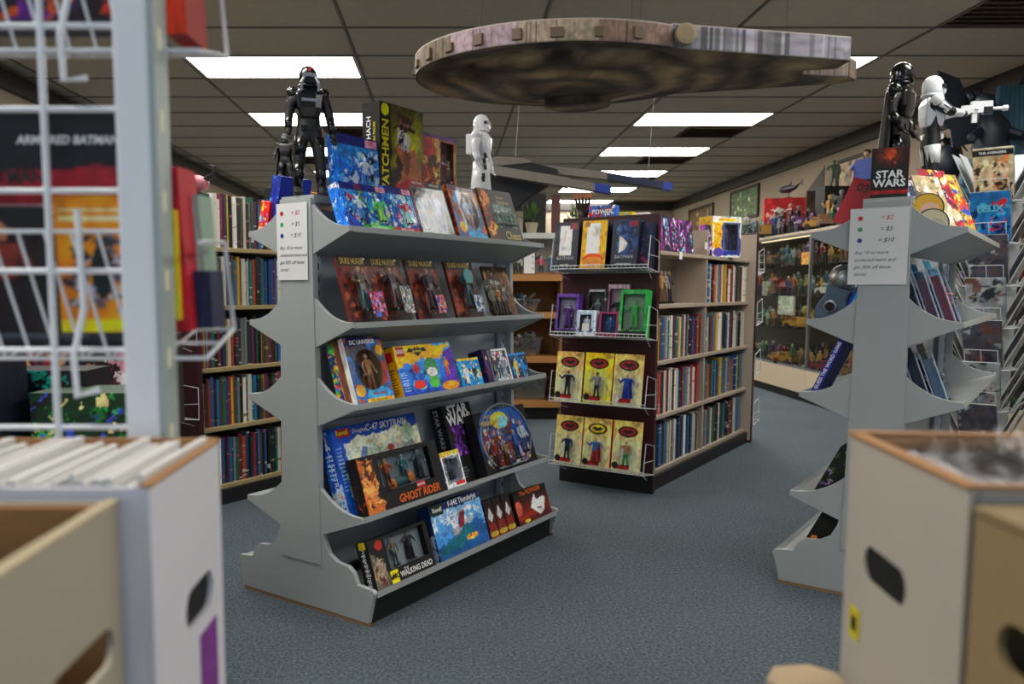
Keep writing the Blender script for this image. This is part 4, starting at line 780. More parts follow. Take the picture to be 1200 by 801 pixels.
# ---- left side of the centre gondola
for (t0, w, h, c, pal, lb, a_, z_) in ((.10, .15, .21, '2c3c90', ['5060c0', '18204c', '8070d0', '58a0d8'], 'blue and purple toy pack on the left side of the centre shelf top', -.20, 1.322), (.27, .14, .17, 'd88828', ['e8c030', 'c83828', '6838a0', 'f0e8d0'], 'orange and yellow toy pack on the left side of the centre shelf', -.215, 1.322),
        (.06, .10, .12, 'c83038', ['e8c030', '2878b8', 'f0e8d0'], 'small red and yellow toy box at near left corner of the centre shelf', -.225, 1.322)):
    f = A_(w, h, c, 95).blobs(16, pal, r=.12)
    pkg('toy_pack', lb, 'toy package', g.P(a_, t0, z_), g.left(), .2, w, h, .045, f, A_(.045, h, c, 3).blobs(8, pal, r=.12), A_(w, .045, c, 4), rest=c, right=A_(.045, h, c, 5).blobs(8, pal, r=.12))
# ================================================================ WIRE RACKS ON THE BOOKCASE ENDS
m_wire = mat('white_wire', 'd4d6d8', .35)
def wire_tray(fr, z, label, y0=-.032, dirn=-1, x0=-.555, x1=.02, group='white wire trays on the bookcase ends'):
    t = thing('wire_tray', label, 'wire shelf', fr.P(0, 0, z), fr.ang, 0, group)
    ya, yb = y0, y0 + dirn * .15
    m = MB()
    for i in range(24):
        x = x0 + (x1 - x0) * i / 23; m.tube([(x, ya, -.022), (x, yb, 0), (x, yb, .018)], .0013, 4)
    o = m.build('floor_wires', m_wire, t); o['kind'] = 'stuff'
    for zz, y in ((0, yb), (.018, yb), (-.02, ya), (-.011, (ya + yb) / 2)): MB().tube([(x0, y, zz), (x1, y, zz)], .0025, 5).build('rail', m_wire, t)
    for x in (x0, x1):
        MB().tube([(x, ya, -.02), (x, ya, .14), (x, yb + .03 * -dirn, .17), (x, yb, .0)], .0025, 5, closed=True).build('end_guard', m_wire, t)
        MB().tube([(x, ya, .06), (x, yb, .07)], .0018, 4).build('guard_wire', m_wire, t)
        MB().tube([(x - .04 if x > 0 else x + .04, ya, -.055), (x, yb, -.003)], .0022, 4).build('brace', m_wire, t)
    return t
tn = ['top', 'second', 'third', 'lowest']
for z, n in zip((1.238, .87, .495, .13), tn):
    wire_tray(B1, z, f'{n} white wire tray on the near maroon end of the almond bookcase')
    wire_tray(B1, z + .02, f'{n} white wire tray on the far end of the almond bookcase', 1.892, 1)
    wire_tray(B2, z, f'{n} white wire tray on the maroon end of the left bookcase')
def onT(a, z, back=0.0, fr=B1): return fr.P(a, -.172 + back, z + .003)
TT = math.radians(8)
for i, (a, c, ic, n1, lb) in enumerate(((-.475, '3c3f48', 'e8e4e0', 'BATGIRL', 'dark grey statue box with white window at left on the top wire tray'), (-.305, 'd8a830', 'e8e0d8', 'BATWOMAN', 'yellow statue box in the middle of the top wire tray'), (-.125, '363a46', '1c3050', 'CATWOMAN', 'dark grey statue box with blue window at right on the top wire tray'))):
    w, h, d = .148, .262, .09
    f = A_(w, h, c, 100 + i)
    if i == 0: f.rect(.22, .28, .74, .92, ic).rect(.62, .84, .95, .97, '8a4850')
    if i == 1: f.rect(.2, .3, .74, .94, 'ece4e2').ell(.5, .18, .42, .13, 'd05828').ell(.5, .14, .42, .10, 'e88838').rect(.05, .86, .3, .97, 'b08048').ell(.5, .7, .12, .18, 'dcd0cc')
    if i == 2: f.rect(.24, .25, .95, .95, '1c3458').blobs(14, ['2c4c7c', '142440', '48608c'], .25, .3, .9, .9, .12).poly([(.28, .3), (.3, .66), (.62, .5), (.5, .36)], 'e0d8cc').rect(.65, .84, .95, .96, '8a3040')
    p = pkg('statue_box', lb, 'statue box', onT(a, 1.238), B1.ang, TT, w, h, d, f, rest=c, right=A_(d, h, '22283a', 4).blobs(5, ['384868', '141828'], r=.1), group='statue boxes on the top wire tray')
    text('BATMAN', .026, INK['silver' if i != 1 else 'gold'], p, (0, -.0016, h * .22 if i != 1 else h * .14), bold=.0); text(n1, .0145, INK['white'], p, (0, -.0016, h * .07), bold=.01)
pkg('statue_box', 'dark blue statue box half hidden at the right rear of the top wire tray', 'statue box', onT(-.035, 1.238, .04), B1.ang, TT, .07, .245, .08, A_(.07, .245, '1c2c4c', 110).blobs(8, ['2c4470', 'a03848'], r=.12), rest='18243c', group='statue boxes on the top wire tray')
z = .865
for i, (a, w, h, bk, c, win, fg, hd, lb) in enumerate((( -.465, .135, .205, 0, '6a4898', '9a90a8', '58307c', 'b0a8b8', 'purple window box with a lilac figure, left on the second wire tray'),
        (-.32, .12, .235, .07, '24262c', '303238', '50545c', '888c90', 'black box with grey art standing at the back of the second wire tray'),
        (-.195, .125, .25, .075, '7a4a68', 'a88ca0', '30242c', 'd8b080', 'pink doll box at the back of the second wire tray'),
        (-.345, .125, .125, 0, 'c8d4e8', '48607c', 'e8e8e8', 'e8e8e8', 'pale blue cube box with white card, front of the second wire tray'),
        (-.205, .115, .12, 0, '8a3860', '284878', '2858a0', 'd0c8d0', 'pink and blue small doll box in front on the second wire tray'),
        (-.07, .155, .225, .0, '289048', '88a088', '38a848', '78c060', 'green window box with a green figure, right on the second wire tray'))):
    f = A_(w, h * 1.15, c, 120 + i).blobs(8, [c, '20202c', win], .02, .02, .98, .3, .12).rect(0, 0, 1, .14, '141418' if i in (0, 1, 5) else c)
    if i in (1,): f.blobs(20, ['8a8c90', '404448', 'c0c0c0'], .1, .2, .9, .8, .08).rect(.1, .84, .9, .95, 'd8d8d8')
    if i == 2: f.rect(0, .86, 1, 1, 'c8a8b8')
    if i == 3: f.rect(.35, .2, .7, .6, 'e8e0d0')
    h *= 1.15
    p = pkg('doll_box', lb, 'toy box', onT(a, z, bk), B1.ang, TT, w, h, .055, f, A_(.055, h, c, 3), rest=c, hole=(lambda X, Y: (X > .1) & (X < .9) & (Y > .16) & (Y < .92)) if i != 3 else (lambda X, Y: (X > .2) & (X < .8) & (Y > .22) & (Y < .85)), group='toy boxes on the second wire tray')
    inset(p, w, h, .055, .09, .15, .91, .93, [(.52, .18, h * .6, dict(body=fg, legs=fg, head=hd, arms=i % 3, extra='cape' if i == 0 else ('hair' if i == 5 else None)))], win)
    if i == 3: MB().box(-.022, .022, -.002, -.001, 0, .04).build('white_card', m_paper, p, loc=(.005, 0, .03))
FC = [('e0cc98', '14141a', '22222a', 'a02028', 'cream card with a black figure, left on the third wire tray'), ('e8c830', '8c8c94', '303038', '20202a', 'bright yellow card with a grey figure, middle of the third wire tray'), ('e0cc9c', '2848a8', '2840a0', 'd0a080', 'cream card with a blue and red figure, right on the third wire tray'),
      ('e0cc98', '1c2c48', '141820', 'c09878', 'cream card with a dark navy figure, left on the lowest wire tray'), ('d8c080', '3c68a8', 'b03030', 'e0c068', 'cream card with a blonde figure and yellow emblem, middle of the lowest wire tray'), ('e0cc98', 'b08058', '289050', 'c8a078', 'cream card with a green-legged figure, right on the lowest wire tray')]
def card_fig(c, body, legs, head, lb, a, z, seed, em='7a1c20', bk=0):
    w, h = .168, .28
    f = A_(w, h, c, seed).grad(c, 'd8b868' if seed != 131 else 'e8c020').glow(.5, .35, .5, 'f0e6c8', 1.2).ell(.5, .79, .34, .11, '1c1014').ell(.5, .79, .27, .08, em).poly([(.3, .8), (.42, .84), (.5, .8), (.58, .84), (.7, .8), (.56, .75), (.44, .75)], '14080c').rect(.12, .06, .62, .14, 'b82428').ell(.12, .12, .11, .065, '181818' if seed != 132 else 'e8e0d0').lines(.7, .90, .97, .98, 3, '8a7a58', .5)
    p = pkg('figure_card', lb, 'figure card', onT(a, z, bk), B1.ang, TT, w, h, .003, f, rest='d8c490', group='carded figures on the lower wire trays')
    blister(p, w, h, 0, .006, w * .74, h * .72, .035)
    kw = dict(cape='cape')
    link('figure', small_fig(h * .50, body, legs, head, 1 if seed % 2 else 2, 'cape' if seed in (132, 134) else ('staff' if seed == 135 else None), boots={'132': 'a02028'}.get(str(seed), '18181c')), p, (.004, -.018, .034))
    MB().tube([(0, 0, 0), (0, -.012, .004), (.004, -.012, .016)], .002, 5).build('hanging_hook', m_blk, p, loc=(.03, 0, h - .01))
for i, (c, b, l, hd, lb) in enumerate(FC):
    card_fig(c, b, l, hd, lb, (-.445, -.268, -.09)[i % 3], .495 if i < 3 else .13, 130 + i, 'c8b030' if i == 4 else '8a2024', .004 * (i % 2))
for z, k in ((.495, 'third'), (.13, 'lowest')):
    pkg('figure_card', f'red backing card with blue art behind the front cards on the {k} wire tray', 'figure card', onT(-.20, z, .06), B1.ang, TT, .22, .27, .003, A_(.22, .27, 'b82838', 140).blobs(14, ['304890', 'e0c050', '801820', 'e8e0d8'], .0, .6, 1, 1, .09), rest='a02030', group='red cards behind the front cards')
# top shelf of the almond bookcase
HB = {}
for i, (t0, c1) in enumerate(((.27, 'b050b0'), (.40, 'c058a8'), (.53, 'a85cc0'), (.66, '9048a0'), (1.02, 'b060b8'))):
    f = A_(.10, .19, '242438', 150 + i).blobs(22, [c1, '58b8d8', 'e070c0', '2c2c58', 'd8c8e0'], .05, .05, .95, .95, .10)
    p = pkg('doll_pack', f'purple and blue doll pack, {ordn(i)} from the near end on the almond bookcase top shelf', 'toy package', B1.P(-.05, t0, 1.341), B1.right(), .1, .10, .20, .04, f, A_(.04, .2, 'a858a8', 3).blobs(12, [c1, '58b8d8', '20203a', 'e890c8'], r=.09), rest='3c2c50', group='purple doll packs on the almond bookcase')
w, h, d = .24, .27, .14
f = A_(w, h, '2c3c88', 156).rect(.0, .0, 1, 1, 'd8dce0').rect(.04, .04, .96, .96, '28408c').rect(.04, .04, .34, .96, 'e8b030').blobs(8, ['f0c848', 'e08828'], .05, .2, .33, .9, .1).rect(.38, .14, .94, .86, '606888').rect(0, .86, 1, .97, 'e0e0d8').rect(.2, .88, .8, .95, 'e8b838').ell(.22, .12, .18, .11, '6050a0')
p = pkg('figure_box', 'large white, yellow and blue window box on the far bay top shelf', 'toy box', B1.P(-.035, 1.30, 1.341), B1.right() - .55, 0, w, h, d, f, A_(d, h, 'd8b040', 3), A_(w, d, 'd8d0b8', 2), rest='d8dce0', hole=lambda X, Y: (X > .42) & (X < .90) & (Y > .16) & (Y < .82), right=A_(d, h, '7078a0', 8).rect(.1, .1, .9, .85, '5a6488'))
inset(p, w, h, d, .41, .15, .91, .83, [(.66, .2, .14, dict(body='48486c', legs='3a3a58', head='8888a0', arms=1))], '6c74a0', depth=.1)
for i, t0 in enumerate((.42, .86)):
    tag(MB().box(-.024, .024, -.001, 0, -.045, .0).build('shelf_price_tag', m_paper, loc=B1.P(-.026, t0, 1.345 if i == 0 else 1.42), rot=(0, 0, B1.right())), ['white paper price tag hanging on the near bay top shelf edge', 'white paper price tag on the divider of the almond bookcase'][i], 'price tag')
p = thing('clamshell_pack', 'clear case with golden and silver figures, near bay second shelf of the almond bookcase', 'figure pack', B1.P(-.06, .37, 1.041), B1.right(), .06)
bevel(MB().box(-.11, .11, 0, .06, 0, .22).build('clear_case', CLEAR, p), .004)
for i, (b, l) in enumerate((('c89858', '805c38'), ('a8a098', '706860'), ('484448', '302c30'))): link('figure', small_fig(.19, b, l, 'b8a090', i), p, (-.065 + i * .062, .03, .004))
# far row on the other side of the almond bookcase, seen above the near tray
for i, (a, t0, c, pal, lb, s, w, h) in enumerate(((-.36, .06, '3868b0', ['e8e8e8', 'b02830', '181820'], 'black and white lettered box seen above the top wire tray', 'POWER', .16, .26), (-.34, .30, 'e0c040', ['2870b0', 'c83838', '40a0c8'], 'yellow and blue box seen above the top wire tray', '', .12, .24),
        (-.34, .48, 'd0d8e0', ['5080b0', '303840', 'e8ecf0'], 'pale silver box seen above the top wire tray', '', .16, .25), (-.34, .72, '284060', ['c8d0d8', '4888b0', '101828'], 'dark blue box seen above the almond bookcase', '', .15, .25))):
    p = pkg('toy_box', lb, 'toy box', B1.P(a, t0, 1.341), B1.ang + .1, 0, w, h, .06, A_(w, h, c, 160 + i).blobs(22, pal, .05, .5, .95, .97, .08), rest=c)
    if s: text(s, .035, INK['white'], p, (0, -.0016, h * .86), bold=.03)
t = thing('clawed_hand_statue', 'dark clawed hand with yellow tips standing above the top wire tray', 'statue', B1.P(-.50, .10, 1.341), B1.ang)
MB().lathe([(.04, 0), (.045, .01), (.022, .02), (.02, .12), (.028, .2), (.038, .25)], 12).build('wrist', mat('dark_brown_resin', '2c1c14', .4), t, smooth=True)
for i in range(5):
    x = (i - 2) * .019; MB().tube([(x * .8, 0, .24), (x, -.005, .285), (x * 1.25, -.01, .315)], [.010, .008, .0075], 7).build('finger', MATS['dark_brown_resin'], t); MB().tube([(x * 1.25, -.01, .312), (x * 1.4, -.012, .345)], [.0085, .002], 7).build('claw', INK['orange'], t)
# comics in the trays of the left bookcase end
for i, (a, z, c, pal, hh) in enumerate(((-.09, 1.238, '98a898', ['c8d0c0', '6a7868', 'e0e0d8'], .25), (-.30, 1.238, '2c4038', ['58786c', '182420'], .25), (-.10, .495, 'b07080', ['d8b0b8', '703848', 'e8dcdc', '3c3840'], .26), (-.32, .495, '88606c', ['c8a0a8', '402830'], .26), (-.10, .13, 'b04860', ['e0c8c8', '682030'], .26), (-.30, .13, '3c5848', ['88a890', '1c2820'], .25), (-.12, .865, '403038', ['806070', '20181c'], .24), (-.34, .865, '604838', ['a88860', '281c14'], .25))):
    pkg('comic_book', ['pale green comic in the right of the top tray, left bookcase end', 'dark green comic in the top tray of the left bookcase end', 'pink and grey comic in the third tray of the left bookcase end', 'mauve comic at left in the third tray of the left bookcase end', 'red comic in the lowest tray of the left bookcase end', 'green comic in the lowest tray of the left bookcase end', 'dark plum comic in the second tray of the left bookcase end', 'brown comic in the second tray of the left bookcase end'][i], 'comic book', onT(a, z, .02 + .0, B2), B2.ang, .12, .17, hh, .006, A_(.17, hh, c, 170 + i, .005).blobs(24, pal, r=.1), rest='c8c0b0', group='comics on the left bookcase end')
t = thing('horned_mask', 'pink and black horned mask lying on top of the left bookcase', 'toy', B2.P(-.16, .12, 1.615), B2.ang + .2)
MB().ball((0, 0, .05), .09, .05, .045, 12, 8).build('mask_shell', mat('pink_rubber', 'a8606c', .5), t, smooth=True)
for s in (-1, 1): MB().tube([(s * .05, 0, .06), (s * .12, 0, .09), (s * .13, 0, .13), (s * .10, 0, .14)], [.016, .012, .008, .003], 7).build('horn', m_armk, t); MB().ball((s * .03, -.045, .055), .018, .008, .012).build('eye_hole', m_armk, t)
tag(bevel(MB().box(-.13, .13, -.07, .07, 0, .035).build('storage_box_lid', m_paper, loc=B2.P(-.40, .12, 1.532), rot=(0, 0, B2.ang)), .003).id_data if False else MB().box(-.13, .13, -.07, .07, 0, .05).build('flat_box', m_paper, loc=B2.P(-.42, -.0, 1.531), rot=(0, 0, B2.ang)), 'flat white box lying on top of the left bookcase end', 'box')

# ================================================================ WOODEN SHELF WITH TUBS, PALE SHELF UNIT BEHIND
m_oak = mat('orange_oak', 'b07c44', .45, noise=.15, scale=9); m_oakd = mat('dark_oak_board', '8a6038', .6, noise=.15, scale=9)  # second oak is a darker tone for side and back boards
t = thing('wooden_shelf_unit', 'open orange wooden shelf unit with plastic tubs behind the centre grey shelf', 'shelf', (0, 7.03, 0))
WZ = (1.25, .93, .55, .16)
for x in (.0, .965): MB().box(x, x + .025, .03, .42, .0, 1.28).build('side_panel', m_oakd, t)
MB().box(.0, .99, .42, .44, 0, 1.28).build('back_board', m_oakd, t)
for z in WZ:
    MB().box(.026, .964, .02, .419, z - .025, z).build('shelf', m_oak, t); MB().prism([(.0, .0), (.99, .0), (.99, .02), (.0, .02)], z - .05, z + .005, 'z').build('front_lip', m_oak, t)
MB().box(.03, .96, .05, .40, 0, .1).build('kick_board', m_blk, t)
pal_j = ['303438', 'c8ccd0', '6a7078', '9a3028', '405878', '202428', 'b8b4a8', '2c4c38']
def junk(seed, w, d, n=26, z=.1):
    r = random.Random(seed); m = MB()
    for _ in range(n):
        m.col(r.choice(pal_j)); M = Matrix.Translation((r.uniform(-w, w), r.uniform(-d, d), z + r.uniform(-.05, .05))) @ Euler((r.uniform(0, 3), r.uniform(0, 3), r.uniform(0, 3))).to_matrix().to_4x4()
        if r.random() < .5: m.box(-.035, .035, -.012, .012, -.01, .01, M)
        else: m.tube([(-.04, 0, 0), (.01, .015, 0), (.04, 0, .01)], [.012, .009, .006], 5, M=M)
    return m
for i, (x, z, w, h) in enumerate(((.62, .932, .26, .11), (.66, .552, .24, .16), (.30, .552, .18, .14), (.72, .162, .22, .20), (.34, .162, .18, .18), (.25, .932, .17, .12))):
    t = thing('plastic_tub', ['wide cloudy plastic tub of loose toy parts on the second wooden shelf', 'deep cloudy plastic tub of toy parts on the third wooden shelf, right', 'plastic tub of parts on the third wooden shelf, left', 'large plastic tub on the lowest wooden shelf, right', 'plastic tub on the lowest wooden shelf, left', 'plastic tub on the second wooden shelf, left'][i], 'tub', (x, 7.22, z), 0, 0, 'cloudy plastic tubs on the wooden shelves')
    MB().lathe([(.80, 0), (.84, .02), (.98, h - .015), (1.04, h - .012), (1.04, h)], 4, Matrix.Rotation(PI / 4, 4, 'Z') if False else Matrix.Diagonal((w * .95, .15, 1, 1)) @ Matrix.Rotation(PI / 4, 4, 'Z')).build('tub', TUB, t)
    o = junk(200 + i, w * .45, .07, 30, h * .85).build('toy_parts', TOY, t); o['kind'] = 'stuff'
t = thing('framed_display_card', 'white card in a black frame with dots standing on the wooden shelf unit', 'display card', (.70, 7.10, 1.256), 0, .08)
MB().box(-.055, .055, 0, .01, 0, .235).build('frame', m_blk, t); MB().box(-.047, .047, -.002, 0, .008, .227).build('card', m_paper, t)
for k in range(3): MB().lathe([(.007, 0), (.007, .001)], 10).build('dot', INK[['black', 'green', 'blue'][k]], t, loc=(.028, -.0025, .05 + k * .05), rot=(PI / 2, 0, 0))
for i in range(5):
    x = .42 + i * .055; tag(link('toy_figure', small_fig(.13 + .02 * (i % 3), ['202428', '505860', '8a4038', '303830', 'b0b0a8'][i], '202020', '807868', i % 3), None, (x, 7.12, 1.256)), f'{["black", "grey", "brick red", "dark green", "pale grey"][i]} small toy figure standing on top of the wooden shelf unit', 'toy figure', 'small toys on the wooden shelf')
t = thing('pale_shelf_unit', 'tall pale shelf unit with white top at the back centre', 'shelf', (.55, 9.3, 0))
m_pale = mat('pale_laminate', 'a8a49c', .5)
for x in (0, 1.28): MB().box(x, x + .02, 0, .4, 0, 1.70).build('side_panel', m_pale, t)
MB().box(-.02, 1.32, -.02, .42, 1.70, 1.76).build('top_board', mat('white_top_board', 'c4c6c4', .5), t); MB().box(.02, 1.28, .38, .4, 0, 1.70).build('back_board', m_pale, t)
for z in (.1, .5, .9, 1.3): MB().box(.02, 1.28, 0, .38, z - .02, z).build('shelf', m_pale, t)
r = random.Random(5)
for k in range(22):
    c = r.choice(['b03038', 'd8c8c0', '8a3040', '40404a', 'c05868', '305878', 'e0d8c8'])
    x = .62 + (k % 11) * .11; z = 1.301 if k < 11 else .901
    tag(link('toy_figure', small_fig(r.uniform(.2, .3), c, r.choice(['303038', c]), 'c8b0a0', k % 3, r.choice([None, 'wings', 'cape'])), None, (x, 9.42, z)), f'{CN.get(c, {"b03038": "red", "8a3040": "dark red", "40404a": "dark grey", "c05868": "pink", "305878": "blue"}.get(c, "cream"))} toy figure, {ordn(k % 11)} from the left on the {"upper" if k < 11 else "middle"} pale back shelf'.replace('d8c8c0', 'cream'), 'toy figure', 'toy figures on the pale back shelf')
m_leaf = mat('leaf_green', '4c7030', .5, noise=.3, scale=30); m_pot = mat('terracotta_pot', 'b0a890', .7)
for i, x in enumerate((.66, .95, 1.45)):
    t = thing('potted_plant', f'{["left", "middle", "right"][i]} small leafy green plant in a pale pot on the pale back shelf unit', 'plant', (x, 9.42, 1.762), 0, 0, 'small plants on the back shelf unit')
    MB().lathe([(.05, 0), (.07, .1), (.075, .1), (.075, .12)], 12).build('pot', m_pot, t)
    r = random.Random(i); m = MB()
    for _ in range(46):
        a = r.uniform(0, 2 * PI); el = r.uniform(.2, 1.4); L_ = r.uniform(.12, .26); d_ = Vector((math.cos(a) * math.cos(el), math.sin(a) * math.cos(el), math.sin(el))); s_ = Vector((-math.sin(a), math.cos(a), 0)) * .02; b_ = Vector((0, 0, .11)) + d_ * L_ * .5
        m.add([b_ - s_ * .2, b_ + d_ * L_ * .3 - s_, b_ + d_ * L_ * .6, b_ + d_ * L_ * .3 + s_], [(0, 1, 2, 3)])
    o = m.build('leaves', m_leaf, t); o['kind'] = 'stuff'
bevel(tag(MB().box(0, .09, 0, .09, 1.762, 2.20).build('wooden_post_display', mat('red_brown_wood', '5a2c22', .5), loc=(1.18, 9.40, 0)), 'red-brown wooden upright block standing between the plants', 'wooden block'), .003)
tag(MB().box(0, .26, 0, .05, 1.762, 2.22).build('dark_poster_box', m_blk, loc=(.86, 9.50, 0)), 'tall black box standing behind the plants on the back shelf', 'box')

# ================================================================ GLASS DISPLAY CASE ALONG THE RIGHT WALL
CX0, CX1, CY0, BAY, NB = 3.55, 4.12, 5.2, 1.45, 5
m_alu = mat('brushed_aluminium', '8c9094', .35, .7); m_cream = mat('cream_case_base', 'c4b49a', .5); m_case = mat('dark_case_back', '1c1814', .7)
t = thing('display_case', 'long glass-fronted display case packed with toys along the right wall', 'display case', (0, 0, 0))
CL = BAY * NB
MB().box(CX0 + .04, CX1, CY0, CY0 + CL, 0, .09).build('kick_board', m_blk, t)
for k in range(NB): bevel(MB().box(CX0, CX1, CY0 + k * BAY + .003, CY0 + (k + 1) * BAY - .003, .09, .33).build('base_panel', m_cream, t), .002)
MB().box(CX1 - .02, CX1, CY0, CY0 + CL, .33, 1.68).build('back_panel', m_case, t)
bevel(MB().box(CX0 - .01, CX1, CY0 - .01, CY0 + CL + .01, 1.68, 1.71).build('top_board', m_tan, t), .003)
for k in range(NB + 1): MB().box(CX0 - .004, CX0 + .022, CY0 + k * BAY - .014, CY0 + k * BAY + .014, .33, 1.68).build('post', m_alu, t)
MB().box(CX0, CX0 + .015, CY0, CY0 + CL, .33, .352).build('bottom_rail', m_alu, t); MB().box(CX0, CX0 + .015, CY0, CY0 + CL, 1.662, 1.68).build('top_rail', m_alu, t)
for k in range(NB):
    lp = MB().box(CX0 + .03, CX0 + .05, CY0 + k * BAY + .1, CY0 + (k + 1) * BAY - .1, 1.655, 1.668).build('added_strip_lamp', mat('added_lamp_glow', 'ffe2b0', .5, emit=1.3), t)  # unseen strip lamps, added to brighten the toys behind the glass
    MB().box(CX0 + .006, CX0 + .010, CY0 + k * BAY + .015, CY0 + (k + 1) * BAY - .015, .352, 1.662).build('glass_door', GLASS, t)
    for z in (.72, 1.06, 1.38): MB().box(CX0 + .03, CX1 - .03, CY0 + k * BAY + .02, CY0 + (k + 1) * BAY - .02, z - .006, z).build('glass_shelf', GLASS, t)
SCH = [('6c1c1c', '242428', 'b89070', 'red'), ('22386c', '182440', 'c8a080', 'blue'), ('8c6420', '5a3418', 'b08840', 'golden'), ('24442c', '1c2c20', '8aa060', 'green'), ('1a1a1e', '26262c', '6c6c74', 'black'), ('64666c', '404448', '8c9094', 'grey'), ('44284c', '2c2038', 'b088a8', 'purple'), ('8c4420', '302828', 'a88468', 'orange'), ('a09c94', '686864', 'a89480', 'white'), ('948030', '20242c', '947050', 'yellow'), ('6c4830', '3c2c20', 'a87c58', 'brown'), ('2c5c64', '203c44', '98b8b8', 'teal')]
TOYM = []
for i, (b, l, hd, n) in enumerate(SCH):
    for a in range(3): TOYM.append((small_fig(.1, b, l, hd, a, [None, 'wings', 'cape', 'staff', None][(i + a) % 5], SCH[(i + 3) % 12][1]), n + ' toy figure', 'toy figure'))
    if i % 2 == 0: TOYM.append((vehicle_mesh(.13, b, l), n + ' toy vehicle', 'toy vehicle'))
    if i % 3 == 0: TOYM.append((creature_mesh(.1, b, l), n + ' toy creature', 'toy creature'))
def toy(pos, rz, sc, where, grp, r, only=None):
    q = [x for x in TOYM if (only is None or only in x[1])]; me, n, cat = r.choice(q)
    o = link(cat.replace(' ', '_'), me, None, pos, (0, 0, rz)); o.scale = (sc, sc, sc); return tag(o, f'{n} {where}', cat, grp)
r = random.Random(99)
lvl = [(.331, 'case floor', 1.5), (.721, 'lowest glass shelf', 1.6), (1.061, 'middle glass shelf', 1.6), (1.381, 'top glass shelf', 1.5)]
def bayname(y):
    k = int((y - CY0) / BAY); return ['nearest', 'second', 'third', 'fourth', 'farthest'][min(k, 4)]
for z, ln, sc in lvl:
    for row, xx in ((0, CX0 + .1), (1, CX0 + .26)):
        y = CY0 + .1; cnt = {}
        while y < CY0 + CL - .1:
            if 5.9 < y < 6.9 or y > 10.4: y += .12; continue
            if abs(((y - CY0) % BAY)) < .05: y += .08; continue
            s = sc * r.uniform(.9, 1.6) * (1.15 if row else 1); b = bayname(y); cnt[b] = cnt.get(b, 0) + 1
            toy((xx + r.uniform(-.02, .02), y, z), -PI / 2 + r.uniform(-.5, .5), s, f'{ordn(cnt[b] - 1)} in the {["front", "rear"][row]} row, {ln}, {b} case bay', 'toys behind the glass', r, 'golden' if (ln[0] == 't' and 6.9 < y < 8.0) else None)
            y += .075 * s / 1.5 + .015
# boxes inside the case
for i, (y, z, w, h, c) in enumerate(((8.75, .861, .40, .20, '98988c'), (8.3, 1.381, .2, .12, 'c89040'), (7.6, .721, .3, .12, '606058'), (9.3, 1.061, .25, .16, '7a7c74'))):
    pkg('carded_toy', ['wide pale grey carded set in the third case bay', 'orange and yellow box on the top glass shelf, third bay', 'grey box on the lowest glass shelf, second bay', 'grey card set on the middle glass shelf, third bay'][i], 'toy package', (CX0 + .045, y, z), -PI / 2, 0, w, h, .02, A_(w, h, c, 210 + i, .01).blobs(14, ['50504c', 'b8b4a8', '38383c'], r=.1), rest=c)
# things on top of the case
r = random.Random(31)
for row, xx in ((0, CX0 + .07), (1, CX0 + .22)):
    y = 6.9; k = 0
    while y < 12.3:
        s = r.uniform(1.3, 2.6) * (1.0 if row == 0 else 1.6)
        toy((xx, y, 1.711), -PI / 2 + r.uniform(-.9, .6), s, f'{ordn(k)} from near end, {["front", "rear"][row]} row on top of glass case', 'toys on top of the glass case', r)
        y += .06 * s + .02; k += 1
def shelfbox(lb, x, y, z, w, h, d, c, pal, rz=0.0, s=None, ink='white', size=.05, nm='toy_box'):
    p = pkg(nm, lb, 'toy box', (x, y, z), rz, 0, w, h, d, A_(w, h, c, int(y * 100), .008).blobs(16, pal, .04, .05, .96, .6, .12), rest=c)
    if s: text(s, size, INK[ink], p, (0, -.002, h * .8), bold=.02)
    return p
shelfbox('dark storage box under the wide red playset box on the glass case', 3.93, 9.62, 1.711, .40, .17, .2, '3c3c44', ['606068', '283858'])
shelfbox('wide red playset box with pale artwork on top of the glass case', 3.90, 9.60, 1.882, .46, .30, .12, 'b02c30', ['e0b0a0', '803038', 'c8c8c0', '584048'], -.25)
shelfbox('brown framed box with a round motif on top of the glass case', 4.0, 9.0, 1.711, .22, .48, .05, '3c2c20', ['6c5844', 'a89070'], -.2)
shelfbox('tall black crate under the small green soldier statue', 3.98, 8.50, 1.711, .26, .47, .22, '161a18', ['202824', '303c34'])
shelfbox('dark box under the figure in the blue jacket', 3.92, 7.72, 1.711, .26, .20, .2, '201c24', ['382c38', '505058'])
def dress_fig(name, lb, pos, rz, h, body, legs, head, hairc):
    t = thing(name, lb, 'statue', pos, rz)
    m = fig_mb(h, body, legs, head, 1, None); m.build('figure', TOY, t, smooth=False)
    MB().ball((0, .006 * h, .955 * h), .066 * h, .068 * h, .052 * h, 10, 6).build('hair', mat('hair_' + hairc, hairc, .6), t, smooth=True)
    return t
dress_fig('soldier_statue', 'small green soldier statue with arm out on a black crate', (3.98, 8.60, 2.182), -.3, .27, '3c4c38', '303c2c', '58644c', '2c3828')
t = dress_fig('jacket_figure', 'doll figure in a bright blue jacket with brown hair on the glass case', (3.92, 7.82, 1.912), -.9, .52, '1c3c98', '20242c', 'b89070', '3c2818')
MB().prism([(-.10, .24), (.10, .24), (.085, .43), (-.085, .43)], -.05, .045, 'y').build('jacket', INK['blue'], t)
t = thing('sea_creature_model', 'dark purple whale-like model on a thin stand above the red box', 'model', (3.94, 9.62, 2.184), -1.2)
MB().tube([(-.16, 0, .1), (-.1, 0, .1), (0, 0, .1), (.1, 0, .11), (.17, 0, .15)], [.012, .04, .045, .02, .004], 10).build('body', mat('dark_purple_plastic', '33243c', .35), t, smooth=True)
